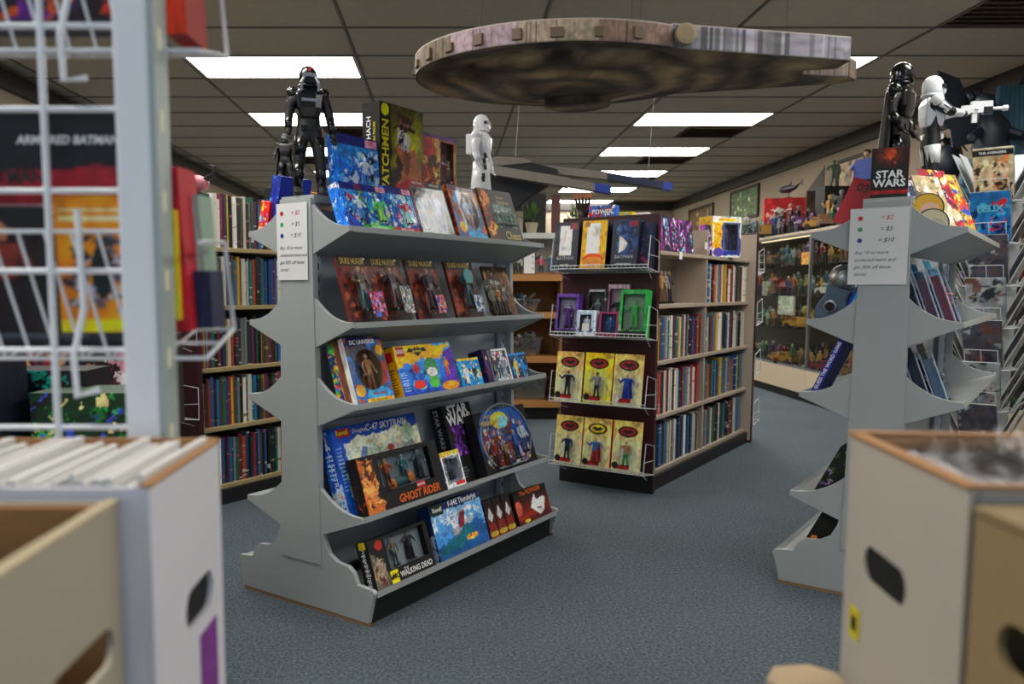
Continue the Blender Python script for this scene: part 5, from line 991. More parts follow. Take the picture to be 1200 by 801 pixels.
MB().prism([(-.02, .13), (.04, .14), (.03, .19)], -.004, .004, 'y').build('fin', MATS['dark_purple_plastic'], t); MB().prism([(.15, .13), (.2, .2), (.21, .13)], -.004, .004, 'y').build('tail', MATS['dark_purple_plastic'], t); MB().lathe([(.04, 0), (.04, .006), (.005, .01), (.005, .07)], 10).build('stand', m_blk, t)
t = thing('sail_model', 'grey triangular sail model at the right wall above the red box', 'model', (4.02, 9.1, 2.192), -.6)
MB().prism([(-.1, 0), (.08, .26), (.08, 0)], -.004, .004, 'y').build('sail', mat('grey_sail', '6c6860', .6), t); MB().tube([(.08, 0, 0), (.08, 0, .28)], .005, 6).build('mast', m_blk, t)
m_fr = mat('dark_picture_frame', '241c18', .5)
for i, (y0, y1, z0, z1, c, lb) in enumerate(((11.2, 12.3, 2.12, 2.56, '5a7050', 'framed green landscape picture on the right wall near the back'), (8.35, 8.95, 2.05, 2.5, 'b8a890', 'framed pale picture on the right wall behind the soldier statue'), (6.9, 7.35, 2.02, 2.5, 'b09890', 'framed reddish picture on the right wall near the blue-jacket figure'), (13.1, 14.4, 2.1, 2.5, '6c5c40', 'brown framed picture farthest back on the right wall'))):
    t = thing('picture_frame', lb, 'picture', (XR - .001, (y0 + y1) / 2, z0), -PI / 2)
    w = y1 - y0; h = z1 - z0
    link('print', carton_mesh(w - .08, h - .08, .004, A_(w - .08, h - .08, c, 220 + i, .02).blobs(12, [c, 'd8d0c0', '403828', '8a8060'], r=.15)), t, (0, -.02, .04))
    fm = MB(); fm.box(-w / 2, w / 2, -.03, 0, 0, .035); fm.box(-w / 2, w / 2, -.03, 0, h - .035, h); fm.box(-w / 2, -w / 2 + .035, -.03, 0, .035, h - .035); fm.box(w / 2 - .035, w / 2, -.03, 0, .035, h - .035); fm.build('frame', m_fr, t)
for i, (y0, w, z0, h, c) in enumerate(((6.25, .5, 2.2, .28, '38444c'), (7.1, .5, 2.2, .26, '1c3444'), (9.6, .5, 2.17, .3, '70483c'), (10.6, .4, 2.17, .28, '8a7858'), (11.6, .5, 2.15, .3, '5c5048'))):
    t = thing('wall_poster', f'{["dark grey", "dark teal", "red-brown", "tan", "grey-brown"][i]} framed poster, {ordn(i)} from the front on the left wall', 'poster', (XL + .001, y0, z0), PI / 2, 0, 'posters on the left wall')
    link('print', carton_mesh(w, h, .012, A_(w, h, c, 230 + i, .02).blobs(14, [c, '101418', 'b0a890', '58605c'], r=.16), rest='1c1814'), t, (0, -.014, 0))
# dark dragon-like statue at the near end of the case
m_teal = mat('dark_teal_resin', '2c5064', .45, noise=.5, scale=12, bump=.4); m_navy = mat('dark_navy_resin', '0e1826', .5, noise=.4, scale=18, bump=.4)
t = thing('winged_statue', 'large dark blue winged creature statue on a rocky base, top right corner', 'statue', (3.72, 5.75, 1.711), -.15)
m = MB(); r = random.Random(3)
for k in range(26): m.ball((r.uniform(-.22, .22), r.uniform(-.15, .15), r.uniform(.02, .24)), r.uniform(.05, .11), seg=7, rings=5)
m.build('rocky_base', m_teal, t)
for k in range(9): MB().tube([(.02 + .035 * k, .02 * (k % 3), .15), (.03 + .034 * k, .0, .5), (.06 + .028 * k, .03, .80)], [.03, .026, .02], 7).build('column', m_teal, t)
m = MB(); m.tube([(-.02, 0, .22), (0, 0, .38), (.01, -.02, .52), (-.04, -.05, .62), (-.08, -.1, .66)], [.05, .11, .10, .055, .05], 10); m.ball((-.1, -.12, .67), .065, .075, .055); m.tube([(-.1, -.05, .7), (-.08, .02, .78), (-.03, .06, .8)], [.03, .02, .004], 6); m.tube([(-.14, -.05, .7), (-.15, .02, .77), (-.12, .06, .79)], [.03, .02, .004], 6); m.build('creature_body', m_navy, t, smooth=True)
for s in (-1, 1):
    m = MB(); m.prism([(s * .05, .5), (s * .2, .86), (s * .34, .92), (s * .30, .7), (s * .34, .6), (s * .24, .52), (s * .22, .4), (s * .1, .42)], .03, .05, 'y'); m.build('wing', m_navy, t)
    MB().tube([(s * .06, -.02, .5), (s * .16, -.1, .44), (s * .2, -.2, .42)], [.035, .03, .02], 7).build('arm', m_navy, t); MB().tube([(s * .06, 0, .25), (s * .12, -.08, .2), (s * .1, -.1, .1)], [.06, .05, .035], 7).build('leg', m_navy, t)
t = thing('helmeted_statue', 'black plumed helmet bust beside the large dark blue statue', 'statue', (3.66, 6.12, 1.711), -.7)
MB().lathe([(.09, 0), (.09, .03), (.04, .05), (.035, .2), (.10, .26), (.11, .34), (.09, .42), (.05, .46), (.004, .47)], 16).build('bust', m_navy, t, smooth=True)
for k in range(7): MB().tube([(0, .02, .44), ((k - 3) * .012, -.02 + .03 * k, .52), ((k - 3) * .03, .02 + .05 * k - .1, .5 - .01 * k)], [.016, .014, .004], 6).build('plume', m_navy, t)
shelfbox('small pale building-shaped box on the glass case behind the white armoured figure', 3.85, 6.75, 1.711, .14, .34, .1, 'b0aca0', ['303438', '8a8880']); shelfbox('plain beige upright block on the glass case behind the toy gun', 3.84, 6.35, 1.711, .11, .36, .08, 'a8946c', ['a8946c'])
# ================================================================ ITEMS ON THE RIGHT GREY SHELF
m_highlight = mat('edge_highlight', 'b8c4d4', .25)  # pale colour painted as the highlight on clear plastic edges
def clam(lb, fr, side, a, t0, z, w, h, d, tilt, cardc, pal, body, seed, hdr=None):
    rz = fr.right() if side > 0 else fr.left()
    p = thing('clamshell_pack', lb, 'figure pack', fr.P(a, t0, z), rz, tilt)
    bevel(MB().box(-w / 2, w / 2, 0, d, 0, h * .86).build('clear_shell', CLEAR, p), .006)
    link('backing_card', carton_mesh(w, h, .002, A_(w, h, cardc, seed, .006).blobs(14, pal, r=.12).rect(0, .86, 1, 1, hdr or cardc), rest='8a98aa'), p, (0, d + .001, 0)); MB().tube([(-w / 2, .001, h * .84), (-w / 2, .001, .004), (-w / 2, d, .004)], .0022, 5).build('shell_highlight', m_highlight, p); MB().tube([(-w / 2, d, 0), (-w / 2, d, h * .86), (-w / 2 + .02, .0, h * .87)], .0016, 5).build('shell_highlight', m_highlight, p)  # pale tubes stand in for highlights along the clear shell
    link('figure', small_fig(h * .66, body, pal[0], 'c0a890', seed % 3), p, (0, d * .5, .01))
    m = MB().col(pal[1]); m.box(-w * .42, -w * .30, d * .15, d * .85, h * .1, h * .6); m.col(pal[0]); m.box(-w * .47, -w * .44, d * .2, d * .9, h * .05, h * .75); m.build('accessory', TOY, p)
    return p
on = ['innermost', 'second', 'third', 'fourth', 'outermost']
for k in range(5):
    clam(f'blue-header clear figure pack, {on[k]} of front five, right grey shelf second level', G2, 1, .062 + .040 * k, .11 + .012 * k, 1.008 - .012 * (5 - k) + .0, .16, .255 if k else .235, .034, .34, '3a90b8', [['203858', '4878a0'], ['384868', '6890b8'], ['303848', '7888a0'], ['5a3850', '90a8c8'], ['682840', 'b0708c']][k], ['2c3c58', '485068', '3a4050', '6c3048', 'a04058'][k], 300 + k, '48b0d8')
for k in range(4):
    clam(f'dark clear figure pack, {["innermost", "second", "third", "outermost"][k]} of four, third level of right grey shelf', G2, 1, .075 + .046 * k, .10 + .014 * k, .738 - .014 * (4 - k), .16, [.25, .25, .30, .23][k], .038, .34, ['2c2024', '38242c', '1c2430', '28343c'][k], [['6a2830', '8898a8'], ['8a4048', 'a8a8b8'], ['283848', '506078'], ['58708c', '4878a8']][k], ['6c2028', '803840', '28303c', '384858'][k], 310 + k)
for k in range(4):
    clam(f'clear figure pack, {["innermost", "second", "third", "outermost"][k]} of rear stack, right grey shelf second level', G2, 1, .075 + .045 * k, .42, 1.0 - .012 * (4 - k), .17, .24, .036, .34, '3a90b8', ['485870', '90a0c0'], '44506c', 340 + k, '48b0d8')
# left side
t = thing('domed_pack', 'silver-grey pack with a pale green dome and dark round lens, right grey shelf', 'toy pack', G2.P(-.205, .12, 1.008), G2.near() if False else G2.ang, .0)
t.rotation_euler = (0, .32, G2.ang)
m_sg = mat('silver_grey_card', '5c7084', .35, .2)
bevel(MB().prism([(-.045, 0), (.05, 0), (.058, .06), (.045, .10), (.05, .13), (-.04, .13), (-.035, .09), (-.05, .04)], -.05, .05, 'y').build('tray', m_sg, t), .006)
MB().lathe([(.052, .13), (.056, .16), (.05, .19), (.03, .21), (.002, .215)], 16).build('dome', TUB, t, smooth=True); MB().ball((0, 0, .165), .03, .03, .03, 10, 7).build('head', mat('pale_green_plastic', '90b8a8', .4), t, smooth=True)
MB().lathe([(.024, 0), (.024, .006), (.017, .008), (.016, .002)], 16).build('lens_ring', m_silver, t, loc=(.0, -.051, .055), rot=(PI / 2, 0, 0)); MB().lathe([(.016, 0), (.016, .004)], 14).build('lens', m_armb, t, loc=(0, -.052, .055), rot=(PI / 2, 0, 0))
w, h, d = .20, .30, .05
f = A_(w, h, '1448a8', 322)
t = pkg('blue_box', 'bright blue leaning box with cyan stripe on the right grey shelf', 'box', G2.P(-.155, .14, .992), G2.left(), .40, w, h, d, f, rest='1850b0', right=A_(d, h, '1848a8', 2).rect(.2, .04, .8, .80, '48b8e8').ell(.5, .88, .2, .04, 'd8e0f0'))
t = pkg('game_box', 'narrow blue box with white lettering leaning at third level, right grey shelf left side', 'board game', G2.P(-.235, .13, .738), G2.left(), .42, .22, .24, .022, A_(.22, .24, '182c70', 323), rest='1c3488')
text('GUESS THE WORD GAME', .017, INK['white'], t, (.1108, .011, .12), rot=(PI / 2, -PI / 2, PI / 2), bold=.02)
w, h, d = .24, .17, .05
pkg('game_box', 'dark olive box leaning on the fourth level, left side of the right grey shelf', 'board game', G2.P(-.215, .16, .355), G2.left(), .45, w, .21, d, A_(w, .21, '242820', 324).blobs(10, ['3c5028', '18181c', '806890'], r=.1), rest='1c201a', right=A_(d, .21, '20241c', 3).blobs(8, ['4c6028', '9080a0', '18181c'], r=.12))
pkg('game_box', 'dark box with blue spot, base level left side of right grey shelf', 'board game', G2.P(-.26, .16, .118), G2.left(), .45, w, .24, .06, A_(w, .24, '181614', 325).blobs(10, ['403028', 'b0885c'], r=.08), rest='161412', right=A_(.06, .24, '1a1614', 3).ell(.5, .22, .28, .05, '2878d8').ell(.4, .35, .2, .04, 'c87830').lines(.2, .05, .8, .2, 2, 'a8b0a8', .5))
# red card with number, star box, figures, comics on top
t = thing('red_card', 'bright red card numbered 03 leaning on top of the right grey shelf', 'card', G2.P(-.14, .03, 1.355), G2.ang - .1, .25)
t.rotation_euler = (-.15, .36, G2.ang)
MB().box(-.045, .045, 0, .003, 0, .17).build('card', mat('bright_red_card', 'c8182c', .5), t); text('03', .042, INK['black'], t, (.0, -.001, .138), bold=.02)
w, h, d = .115, .17, .12
f = A_(w, h, '141012', 326).grad('0c0a0c', '241414').glow(.5, .88, .35, 'a84820', 1.2).blobs(6, ['b85828', '381010'], .3, .7, .7, 1, .08).rect(0, .08, 1, .15, '901c20')
p = pkg('toy_box', 'small black and red box with white outlined lettering in front of the caped figure', 'toy box', G2.P(-.0, -.0, 1.441), G2.ang + .12, 0, w, h, .05, f, rest='141012', right=A_(.05, h, '702018', 327).blobs(10, ['c8a888', 'b03020', '301010'], r=.1))
text('STAR', .036, INK['white'], p, (0, -.0015, .078), bold=.03); text('WARS', .036, INK['white'], p, (0, -.0015, .048), bold=.03)
t = armour_figure('caped_figure', 'tall glossy black helmeted figure with cape on the right grey shelf', 'action figure', G2.P(.005, .10, 1.441), .75, .47, m_armk, m_armb, m_armg, m_armk, ((-.155, .01, .64), (-.12, -.05, .52)), ((.155, .01, .64), (.14, -.06, .50)), cape=True, kilt=True)
hm = MB(); hm.lathe([(.075, .862), (.072, .885), (.066, .93), (.058, .965), (.03, .995), (.002, 1.002)], 16, Matrix.Diagonal((.47, .49, .47, 1)) ); hm.build('helmet_shell', m_armb, t, smooth=True)
t = armour_figure('armoured_figure', 'white armoured figure aiming a toy gun to the right, right grey shelf', 'action figure', G2.P(.072, .33, 1.441), 1.35, .46, m_armk, m_armw, m_armb, m_armw, ((-.13, -.10, .70), (-.03, -.22, .70)), ((.14, -.11, .72), (.03, -.26, .73)), stance=.06)
gm = MB(); gm.box(-.008, .008, -.20, -.10, .325, .352); gm.box(-.006, .006, -.15, -.135, .29, .33); gm.tube([(0, -.20, .338), (0, -.245, .338)], .006, 8); gm.box(-.007, .007, -.20, -.13, .352, .366); gm.tube([(0, -.235, .338), (0, -.25, .338)], .010, 8)
gm.build('toy_gun', m_armw, t); MB().box(-.009, .009, -.20, -.17, .318, .345).build('gun_grip', m_armb, t)
for s in (-1, 1): MB().prism([(s * .008, .905), (s * .05, .91), (s * .052, .93), (s * .01, .928)][::s], -.0785, -.07, 'y', Matrix.Scale(.46, 4)).build('eye_lens', m_armb, t)
for i, (a, t0, rot, w, h, c, pal, s, lb) in enumerate((( .12, .12, -.5, .14, .21, '283450', ['8090b0', 'd8d0c8', '141c30'], 'STAR', 'dark blue comic with white star lettering on top of the right shelf'), (.155, .17, -.5, .14, .22, 'b0a080', ['d8d0b8', '605040', 'e8e0d0'], '', 'cream comic leaning on top of the right shelf'), (.175, .22, -.5, .15, .25, '8a2838', ['c04048', '301c50', 'e0b040', 'd8c8b8'], '', 'crimson comic leaning on top of the right shelf'), (.20, .30, -.5, .15, .24, 'a89050', ['e0c060', '38281c', 'c84828', '3050a0'], '', 'yellow and brown comic leaning on top of the right shelf'),
        (.19, .45, -.35, .16, .20, '782828', ['c85028', '301818', 'e8a040'], '', 'dark red comic with orange spot on top of the right shelf'))):
    p = pkg('comic_book', lb, 'comic book', G2.P(a, t0, 1.33), G2.right() + rot, .42, w, h, .008, A_(w, h, c, 330 + i, .005).blobs(18, pal, r=.12), rest='d0c8b8', group='comics leaning on top of the right grey shelf')
    if s: text(s, .03, INK['white'], p, (0, -.0015, h * .88), bold=.03)
for i, (a, z, c, h_) in enumerate(((.115, 1.40, 'd8a830', 'yellow hair'), (.135, 1.345, 'b8b090', 'grey rim'))):
    t = thing('round_button_card', ['round picture card of a face with golden hair on the right shelf', 'lower round pale card with dark rim on the right shelf'][i], 'card', G2.P(a, .03 - .02 * i, z), G2.ang + .2, .1)
    MB().lathe([(.05, 0), (.052, .003), (.05, .006)], 28).build('rim', m_blk, t, rot=(PI / 2, 0, 0)); m = MB().col(c); m.lathe([(.047, .0062), (.047, .0068)], 28); m.col('d8b098' if i == 0 else 'a0a088'); m.lathe([(.030, .0069), (.030, .0074)], 20, Matrix.Translation((.008, -.012, 0))); m.build('picture', TOY, t, rot=(PI / 2, 0, 0))
# ================================================================ COMIC SPINNER RACK BEHIND THE RIGHT GREY SHELF
SP = (2.72, 4.12)
t = thing('spinner_rack', 'wire spinner rack holding bagged comics behind the right grey shelf', 'rack', (SP[0], SP[1], 0))
MB().lathe([(.24, 0), (.24, .02), (.05, .05), (.02, .06)], 20).build('base', m_blk, t); MB().tube([(0, 0, .05), (0, 0, 1.72)], .014, 10).build('pole', m_wire, t)
nC = 0; cpal = ['8c9098', 'a8a8a8', '6c7078', 'b0a8a0', '5c5860', '787078']
for k in range(7):
    z = .32 + k * .205
    rg = MB(); rg.tube([(.13 * math.cos(a), .13 * math.sin(a), z) for a in [2 * PI * i / 16 for i in range(16)]], .003, 5, closed=True); rg.build('tier_ring', m_wire, t)
    for q in range(4):
        a = q * PI / 2 - .75; dx, dy = math.cos(a), math.sin(a); px_, py_ = -dy, dx
        m = MB()
        for s in (-.07, .0, .07): m.tube([(dx * .02 + px_ * s, dy * .02 + py_ * s, z + .02), (dx * .12 + px_ * s, dy * .12 + py_ * s, z), (dx * .17 + px_ * s, dy * .17 + py_ * s, z + .10)], .002, 4)
        m.tube([(dx * .17 + px_ * -.07, dy * .17 + py_ * -.07, z + .1), (dx * .17 + px_ * .07, dy * .17 + py_ * .07, z + .1)], .002, 4); m.build('pocket_wires', m_wire, t)
        for e in range(2):
            c = cpal[(k * 3 + q + e) % 6]; aa = a + PI / 2
            top_ = k == 6
            f = A_(.17, .26, c, 350 + k * 4 + q, .009).blobs(10, [c, '3c4048', 'b0b0b0', '7a5850'], r=.15)
            if q == 3 and e == 1 and k in (5, 6): f = A_(.17, .26, ['2878b0', 'c8b090'][k - 5], 360, .006).blobs(16, [['c83030', '48b0d8', '1c3060'], ['c88050', 'e0d8b8', '503028']][k - 5], .05, 0, .95, .8, .12).rect(0, .86, 1, .97, ['2870a8', '16141c'][k - 5])
            # lean outwards: top further from the pole
            o = thing('bagged_comic', f'{"outer" if e else "inner"} {["grey", "silver", "slate", "stone", "charcoal", "dim grey"][(k * 3 + q + e) % 6]} bagged comic, {ordn(k)} tier up, {["front right", "back right", "back left", "front left"][q]} of spinner rack', 'comic book', (SP[0] + dx * (.055 + .03 * e), SP[1] + dy * (.055 + .03 * e), z + .012), aa, -.42 if True else 0, group='bagged comics in the spinner rack')
            link('cover', carton_mesh(.165, .255, .004, f, rest='b8b8b8'), o); MB().box(-.085, .085, -.002, .006, 0, .262).build('plastic_bag', CLEAR, o)
            if q == 3 and e == 1 and k in (5, 6): text(['FELIX', 'THE AVENGERS'][k - 5], [.045, .016][k - 5], INK[['cyan', 'white'][k - 5]], o, (0, -.003, [.17, .232][k - 5]), bold=.03)

# ================================================================ HANGING CRAFTS
def hull_mat():
    m = mat('weathered_printed_card', '5c4a3c', .6); nt = m.node_tree; b = nt.nodes['Principled BSDF']; tc = nt.nodes.new('ShaderNodeTexCoord')
    v = nt.nodes.new('ShaderNodeTexVoronoi'); v.inputs['Scale'].default_value = 6; v.distance = 'CHEBYCHEV'; ve = nt.nodes.new('ShaderNodeTexWave'); ve.wave_type = 'RINGS'; ve.rings_direction = 'Z'; ve.inputs['Scale'].default_value = 2.1; ve.inputs['Distortion'].default_value = 9; ve.inputs['Detail'].default_value = 4; bw = nt.nodes.new('ShaderNodeRGBToBW'); mp2 = nt.nodes.new('ShaderNodeMapRange'); mp2.inputs['To Min'].default_value = .5; mp2.inputs['To Max'].default_value = 1.6; mm = nt.nodes.new('ShaderNodeMath'); mm.operation = 'MULTIPLY'; n = nt.nodes.new('ShaderNodeTexNoise'); n.inputs['Scale'].default_value = 3.5; n.inputs['Detail'].default_value = 9
    r = nt.nodes.new('ShaderNodeValToRGB'); r.color_ramp.elements[0].position = .36; r.color_ramp.elements[0].color = (*lin(hx('2c2119')), 1); r.color_ramp.elements[1].position = .66; r.color_ramp.elements[1].color = (*lin(hx('c4a478')), 1)
    mx = nt.nodes.new('ShaderNodeMix'); mx.data_type = 'RGBA'; mx.blend_type = 'MULTIPLY'; mx.inputs[0].default_value = .75
    for q in (v, n): nt.links.new(tc.outputs['Object'], q.inputs['Vector'])
    nt.links.new(n.outputs['Fac'], r.inputs[0]); nt.links.new(r.outputs[0], mx.inputs[6]); nt.links.new(tc.outputs['Object'], ve.inputs['Vector']); nt.links.new(v.outputs['Color'], bw.inputs[0]); nt.links.new(bw.outputs[0], mp2.inputs['Value']); nt.links.new(mp2.outputs[0], mm.inputs[0]); nt.links.new(ve.outputs['Fac'], mm.inputs[1]); nt.links.new(mm.outputs[0], mx.inputs[7]); nt.links.new(mx.outputs[2], b.inputs['Base Color']); return m
m_hull = hull_mat()
t = thing('hanging_spacecraft_model', 'large round weathered brown cardboard spacecraft hanging from the ceiling', 'hanging model', (.42, 3.03, 1.875))
Rr = .475; aa0 = -1.02; aa1 = .52
arc = [aa1 + (2 * PI - (aa1 - aa0)) * i / 40 for i in range(41)]
pts = [(Rr * math.cos(a) * 1.12, Rr * .92 * math.sin(a)) for a in arc]
tipn = [(.80, -.26), (.905, -.235), (.905, -.14), (.80, -.12), (.82, -.06), (1.0, -.03), (1.05, .02), (1.0, .06)]
outl = pts + tipn
MB().prism(outl, 0, .006, 'z').build('underside', m_hull, t); MB().prism(outl, .062, .068, 'z').build('deck', m_hull, t)
PC = ['b8a094', 'a8947c', '6c5440', '584434', '9c8878', '54443c', '70604c', 'a89098', 'b09c84', '8c6c5c', '9a8890', '7c7078', 'a0988c']
r = random.Random(12)
def rimseg(i, p0, p1, c, z0=0.003, z1=.072):
    d = (Vector((p1[0], p1[1], 0)) - Vector((p0[0], p0[1], 0))); n = Vector((d.y, -d.x, 0)).normalized() * .006; L_ = d.length
    nx = max(6, int(L_ / .006)); ar = Art(L_, z1 - z0, .006, 400 + i).bg(c)
    for _ in range(int(nx / 1.5)): 
        x = ar.r.uniform(0, 1); ar.rect(x, 0, x + ar.r.uniform(.01, .05), 1, tuple(np.clip(np.array(hx(c)) * ar.r.uniform(.45, 1.25), 0, 1)))
    ar.mottle(.25, 7).rect(0, .93, 1, 1, 'c8bcb0').rect(0, 0, 1, .05, '4c4038')
    V = []; F = []
    for j in range(ar.ny + 1):
        for k in range(ar.nx + 1): q = Vector((p0[0], p0[1], 0)) + d * (k / ar.nx) + n; V.append((q.x, q.y, z0 + (z1 - z0) * j / ar.ny))
    for j in range(ar.ny):
        for k in range(ar.nx): a = j * (ar.nx + 1) + k; F.append((a, a + 1, a + ar.nx + 2, a + ar.nx + 1))
    me = bpy.data.meshes.new('rim_panel'); me.from_pydata(V, [], F); at = me.color_attributes.new('Col', 'FLOAT_COLOR', 'POINT'); c_ = np.clip(ar.C.reshape(-1, 3), 0, 1); c_ = np.where(c_ <= .04045, c_ / 12.92, ((c_ + .055) / 1.055) ** 2.4)
    ar_ = np.ones((len(V), 4), np.float32); ar_[:, :3] = c_; at.data.foreach_set('color', ar_.ravel()); me.materials.append(PRINT)
    o = link('rim_panel', me, t); s = o.modifiers.new('thick', 'SOLIDIFY'); s.thickness = .004
    return o
seg = outl + [outl[0]]
i = 0; k = 0
while k < 40:
    st = min(4, 40 - k)
    for q in range(st): rimseg(i * 10 + q, seg[k + q], seg[k + q + 1], PC[i % 13])
    k += st; i += 1
for k in range(40, len(seg) - 1): rimseg(k * 10, seg[k], seg[k + 1], '8c8894' if k < 43 else '6c5c50', .0, .076 if k < 43 else .068)
MB().lathe([(.10, -.05), (.13, -.042), (.13, -.02)], 26, Matrix.Translation((.08, .24, 0)) @ Matrix.Diagonal((1, .75, 1, 1))).build('lower_dish', m_hull, t); MB().lathe([(.16, -.024), (.30, -.016), (.43, .002)], 36, Matrix.Translation((.02, .0, 0))).build('belly', m_hull, t, smooth=True)
MB().lathe([(.30, .068), (.27, .085), (.15, .098), (.01, .10)], 30, Matrix.Translation((.0, .0, 0))).build('upper_dome', m_hull, t)
MB().lathe([(.022, 0), (.032, .004), (.032, .03), (.02, .034)], 18, Matrix.Translation((.32, -.375, .038)) @ Matrix.Rotation(PI / 2, 4, 'X')).build('round_port', mat('tan_card', 'a89470', .6), t)
r = random.Random(8)
for k in range(0, 40, 2):
    x_, y_ = outl[k]; L_ = math.hypot(x_, y_); bevel(MB().box(-.012 - .01 * r.random(), .012 + .01 * r.random(), -.006, .006, .015, .035 + .02 * r.random()).build('rim_block', mat('rim_block_brown', '6c5844', .6), t, loc=(x_ * (1 + .008 / L_), y_ * (1 + .008 / L_), 0), rot=(0, 0, math.atan2(y_, x_) + PI / 2)), .002)
for (x, y) in ((-.3, .0), (.3, .3), (.2, -.3), (.75, -.1)): MB().tube([(x, y, .068), (x, y, ZC - 1.875 + .02)], .0009, 4).build('hanging_thread', m_armg, t)
t = thing('hanging_wing_model', 'grey hanging model with long thin blue-tipped wings above the bookcase', 'hanging model', (.5, 5.0, 1.72))
m_g2 = mat('grey_model_card', '7c766c', .6, noise=.2, scale=30)
def plank(p0, p1, hh, dd, m, nm):
    a = Vector(p0); b = Vector(p1); d = (b - a); q = d.normalized(); u = Vector((0, 0, 1)); v = q.cross(u).normalized() * dd; u = u * hh
    mb = MB(); mb.add([a - u - v, a + u - v, a + u + v, a - u + v, b - u - v, b + u - v, b + u + v, b - u + v], [(0, 1, 2, 3), (7, 6, 5, 4), (0, 4, 5, 1), (1, 5, 6, 2), (2, 6, 7, 3), (3, 7, 4, 0)]); return mb.build(nm, m, t)
m_nv = mat('navy_card', '1c2440', .45); m_bt = mat('blue_tip_card', '1c3c98', .45)
plank((.05, .1, .135), (.46, .05, .085), .022, .05, m_g2, 'wing'); plank((.46, .05, .085), (.79, .02, .025), .019, .045, m_nv, 'wing_outer'); plank((.79, .02, .025), (.845, .015, .017), .021, .046, m_bt, 'wing_tip')
plank((-.25, -.1, .10), (.20, -.15, .02), .026, .05, m_g2, 'wing'); plank((.20, -.15, .02), (.35, -.17, -.008), .021, .045, m_g2, 'wing_outer'); plank((.35, -.17, -.008), (.44, -.18, -.025), .022, .046, m_bt, 'wing_tip')
bevel(MB().prism([(-.34, .03), (-.3, .13), (.0, .16), (.16, .12), (.16, .06), (-.02, -.06), (-.12, -.14), (-.3, -.16)], -.02, .14, 'y').build('hull', mat('black_card_hull', '16151a', .5), t), .01)
bevel(MB().prism([(-.3, .13), (-.22, .2), (-.05, .19), (.02, .155)], 0, .12, 'y').build('canopy', m_g2, t), .008)
for (x, y) in ((-.1, .06), (.7, .02)): MB().tube([(x, y, .05), (x + .06, y, ZC - 1.72 + .02)], .0012, 4).build('hanging_thread', m_wire, t)

# ================================================================ FOREGROUND (left)
m_steel = mat('white_enamel_grid', 'e8ebee', .35)
t = thing('grid_wall_panel', 'white wire grid panel with a square post at the left edge of the photo', 'grid panel', (0, .80, 0))
bevel(MB().box(-.3135, -.2815, -.012, .016, .698, 1.75).build('post', m_steel, t), .003)
MB().box(-.2815, -.2755, -.008, .03, .698, 1.75).build('slotted_strip', mat('pale_green_strip', 'a8b4b0', .4), t)
for k in range(13): MB().box(-.2755, -.2748, .002, .012, .74 + k * .076, .76 + k * .076).build('slot', mat('slot_cream', 'e8e4c8', .5), t)
for k in range(13): MB().tube([(-.66, 0, .756 + k * .0765), (-.312, 0, .756 + k * .0765)], .0030, 6).build('grid_wire', m_steel, t)
for k in range(4): MB().tube([(-.385 - k * .0765, 0, .698), (-.385 - k * .0765, 0, 1.75)], .0036, 6).build('grid_wire', m_steel, t)
def pocket(z, lb, h2=.13):
    p = thing('wire_pocket', lb, 'wire shelf', (0, .80, z), 0, 0, 'white wire pockets on the grid panel')
    for k in range(15):
        x = -.285 - k * .026; MB().tube([(x - .03, .006, .125), (x - .004, .022, .0), (x, .13, .024)], .0017, 5).build('pocket_wire', m_steel, p)
    for (y, zz) in ((.006, .125), (.022, 0), (.075, .012), (.13, .024), (.10, .12)): MB().tube([(-.66, y, zz), (-.243 if y > .02 else -.30, y, zz)], .0022, 6).build('pocket_rail', m_steel, p)
    MB().tube([(-.243, .022, 0), (-.243, .13, .024), (-.243, .10, .12), (-.243, .01, .115)], .0026, 6).build('pocket_side', m_steel, p)
    MB().tube([(-.355, -.005, .145), (-.352, -.006, .05), (-.362, -.010, .005), (-.362, -.006, -.035), (-.345, .006, -.030)], .0035, 6).build('hook_bracket', m_steel, p)
    return p
pocket(1.052, 'lower white wire pocket hooked on the grid panel'); pocket(1.352, 'upper white wire pocket hooked on the grid panel')
def fgbook(lb, x, y, z, w, h, d, art, rz=0.0, tilt=-.06, rest='181818', cat='book', nm='book'):
    return pkg(nm, lb, cat, (x, y, z), rz, tilt, w, h, d, art, rest=rest)
a = A_(.24, .225, '17171f', 500, .003).rect(.0, .45, .97, .74, '8c1830').lines(.08, .47, .9, .6, 4, 'e8d0d4', .5).ell(.12, .88, .05, .065, '2858b0').ell(.15, .90, .03, .04, 'd0e0f0').poly([(.10, .25), (.3, .25), (.28, .42), (.2, .45), (.12, .4)], '1c4478').ell(.2, .40, .04, .05, 'a04038').blobs(12, ['20283c', '101018', '2c3450'], .0, 0, .5, .4, .1).rect(.0, .45, .97, .74, '8c1830').lines(.08, .47, .9, .6, 4, 'e8d0d4', .5)
p = fgbook('dark back cover with a wide red banner behind the wire grid', -.432, .838, 1.082, .24, .212, .010, a, tilt=-.10)
text('ARMORED BATMAN', .011, INK['white'], p, (.06, -.0015, .185), bold=.03, shear=.2); text('BATMAN', .017, INK['black'], p, (.0, -.0016, .150), bold=.03)
a = A_(.09, .175, 'e0921c', 501, .003).blobs(26, ['4c4858', '787484', 'c8c0c8', '2c2838'], .15, .2, .95, .72, .09).lines(.05, .82, .95, .95, 2, 'f0e0b0', .4).rect(0, 0, 1, .10, 'd8c820').ell(.5, .45, .12, .2, '1c2c30')
fgbook('orange cover with a grey armoured drawing behind the wire grid', -.345, .826, 1.078, .088, .135, .006, a, rest='d89020', tilt=-.06)
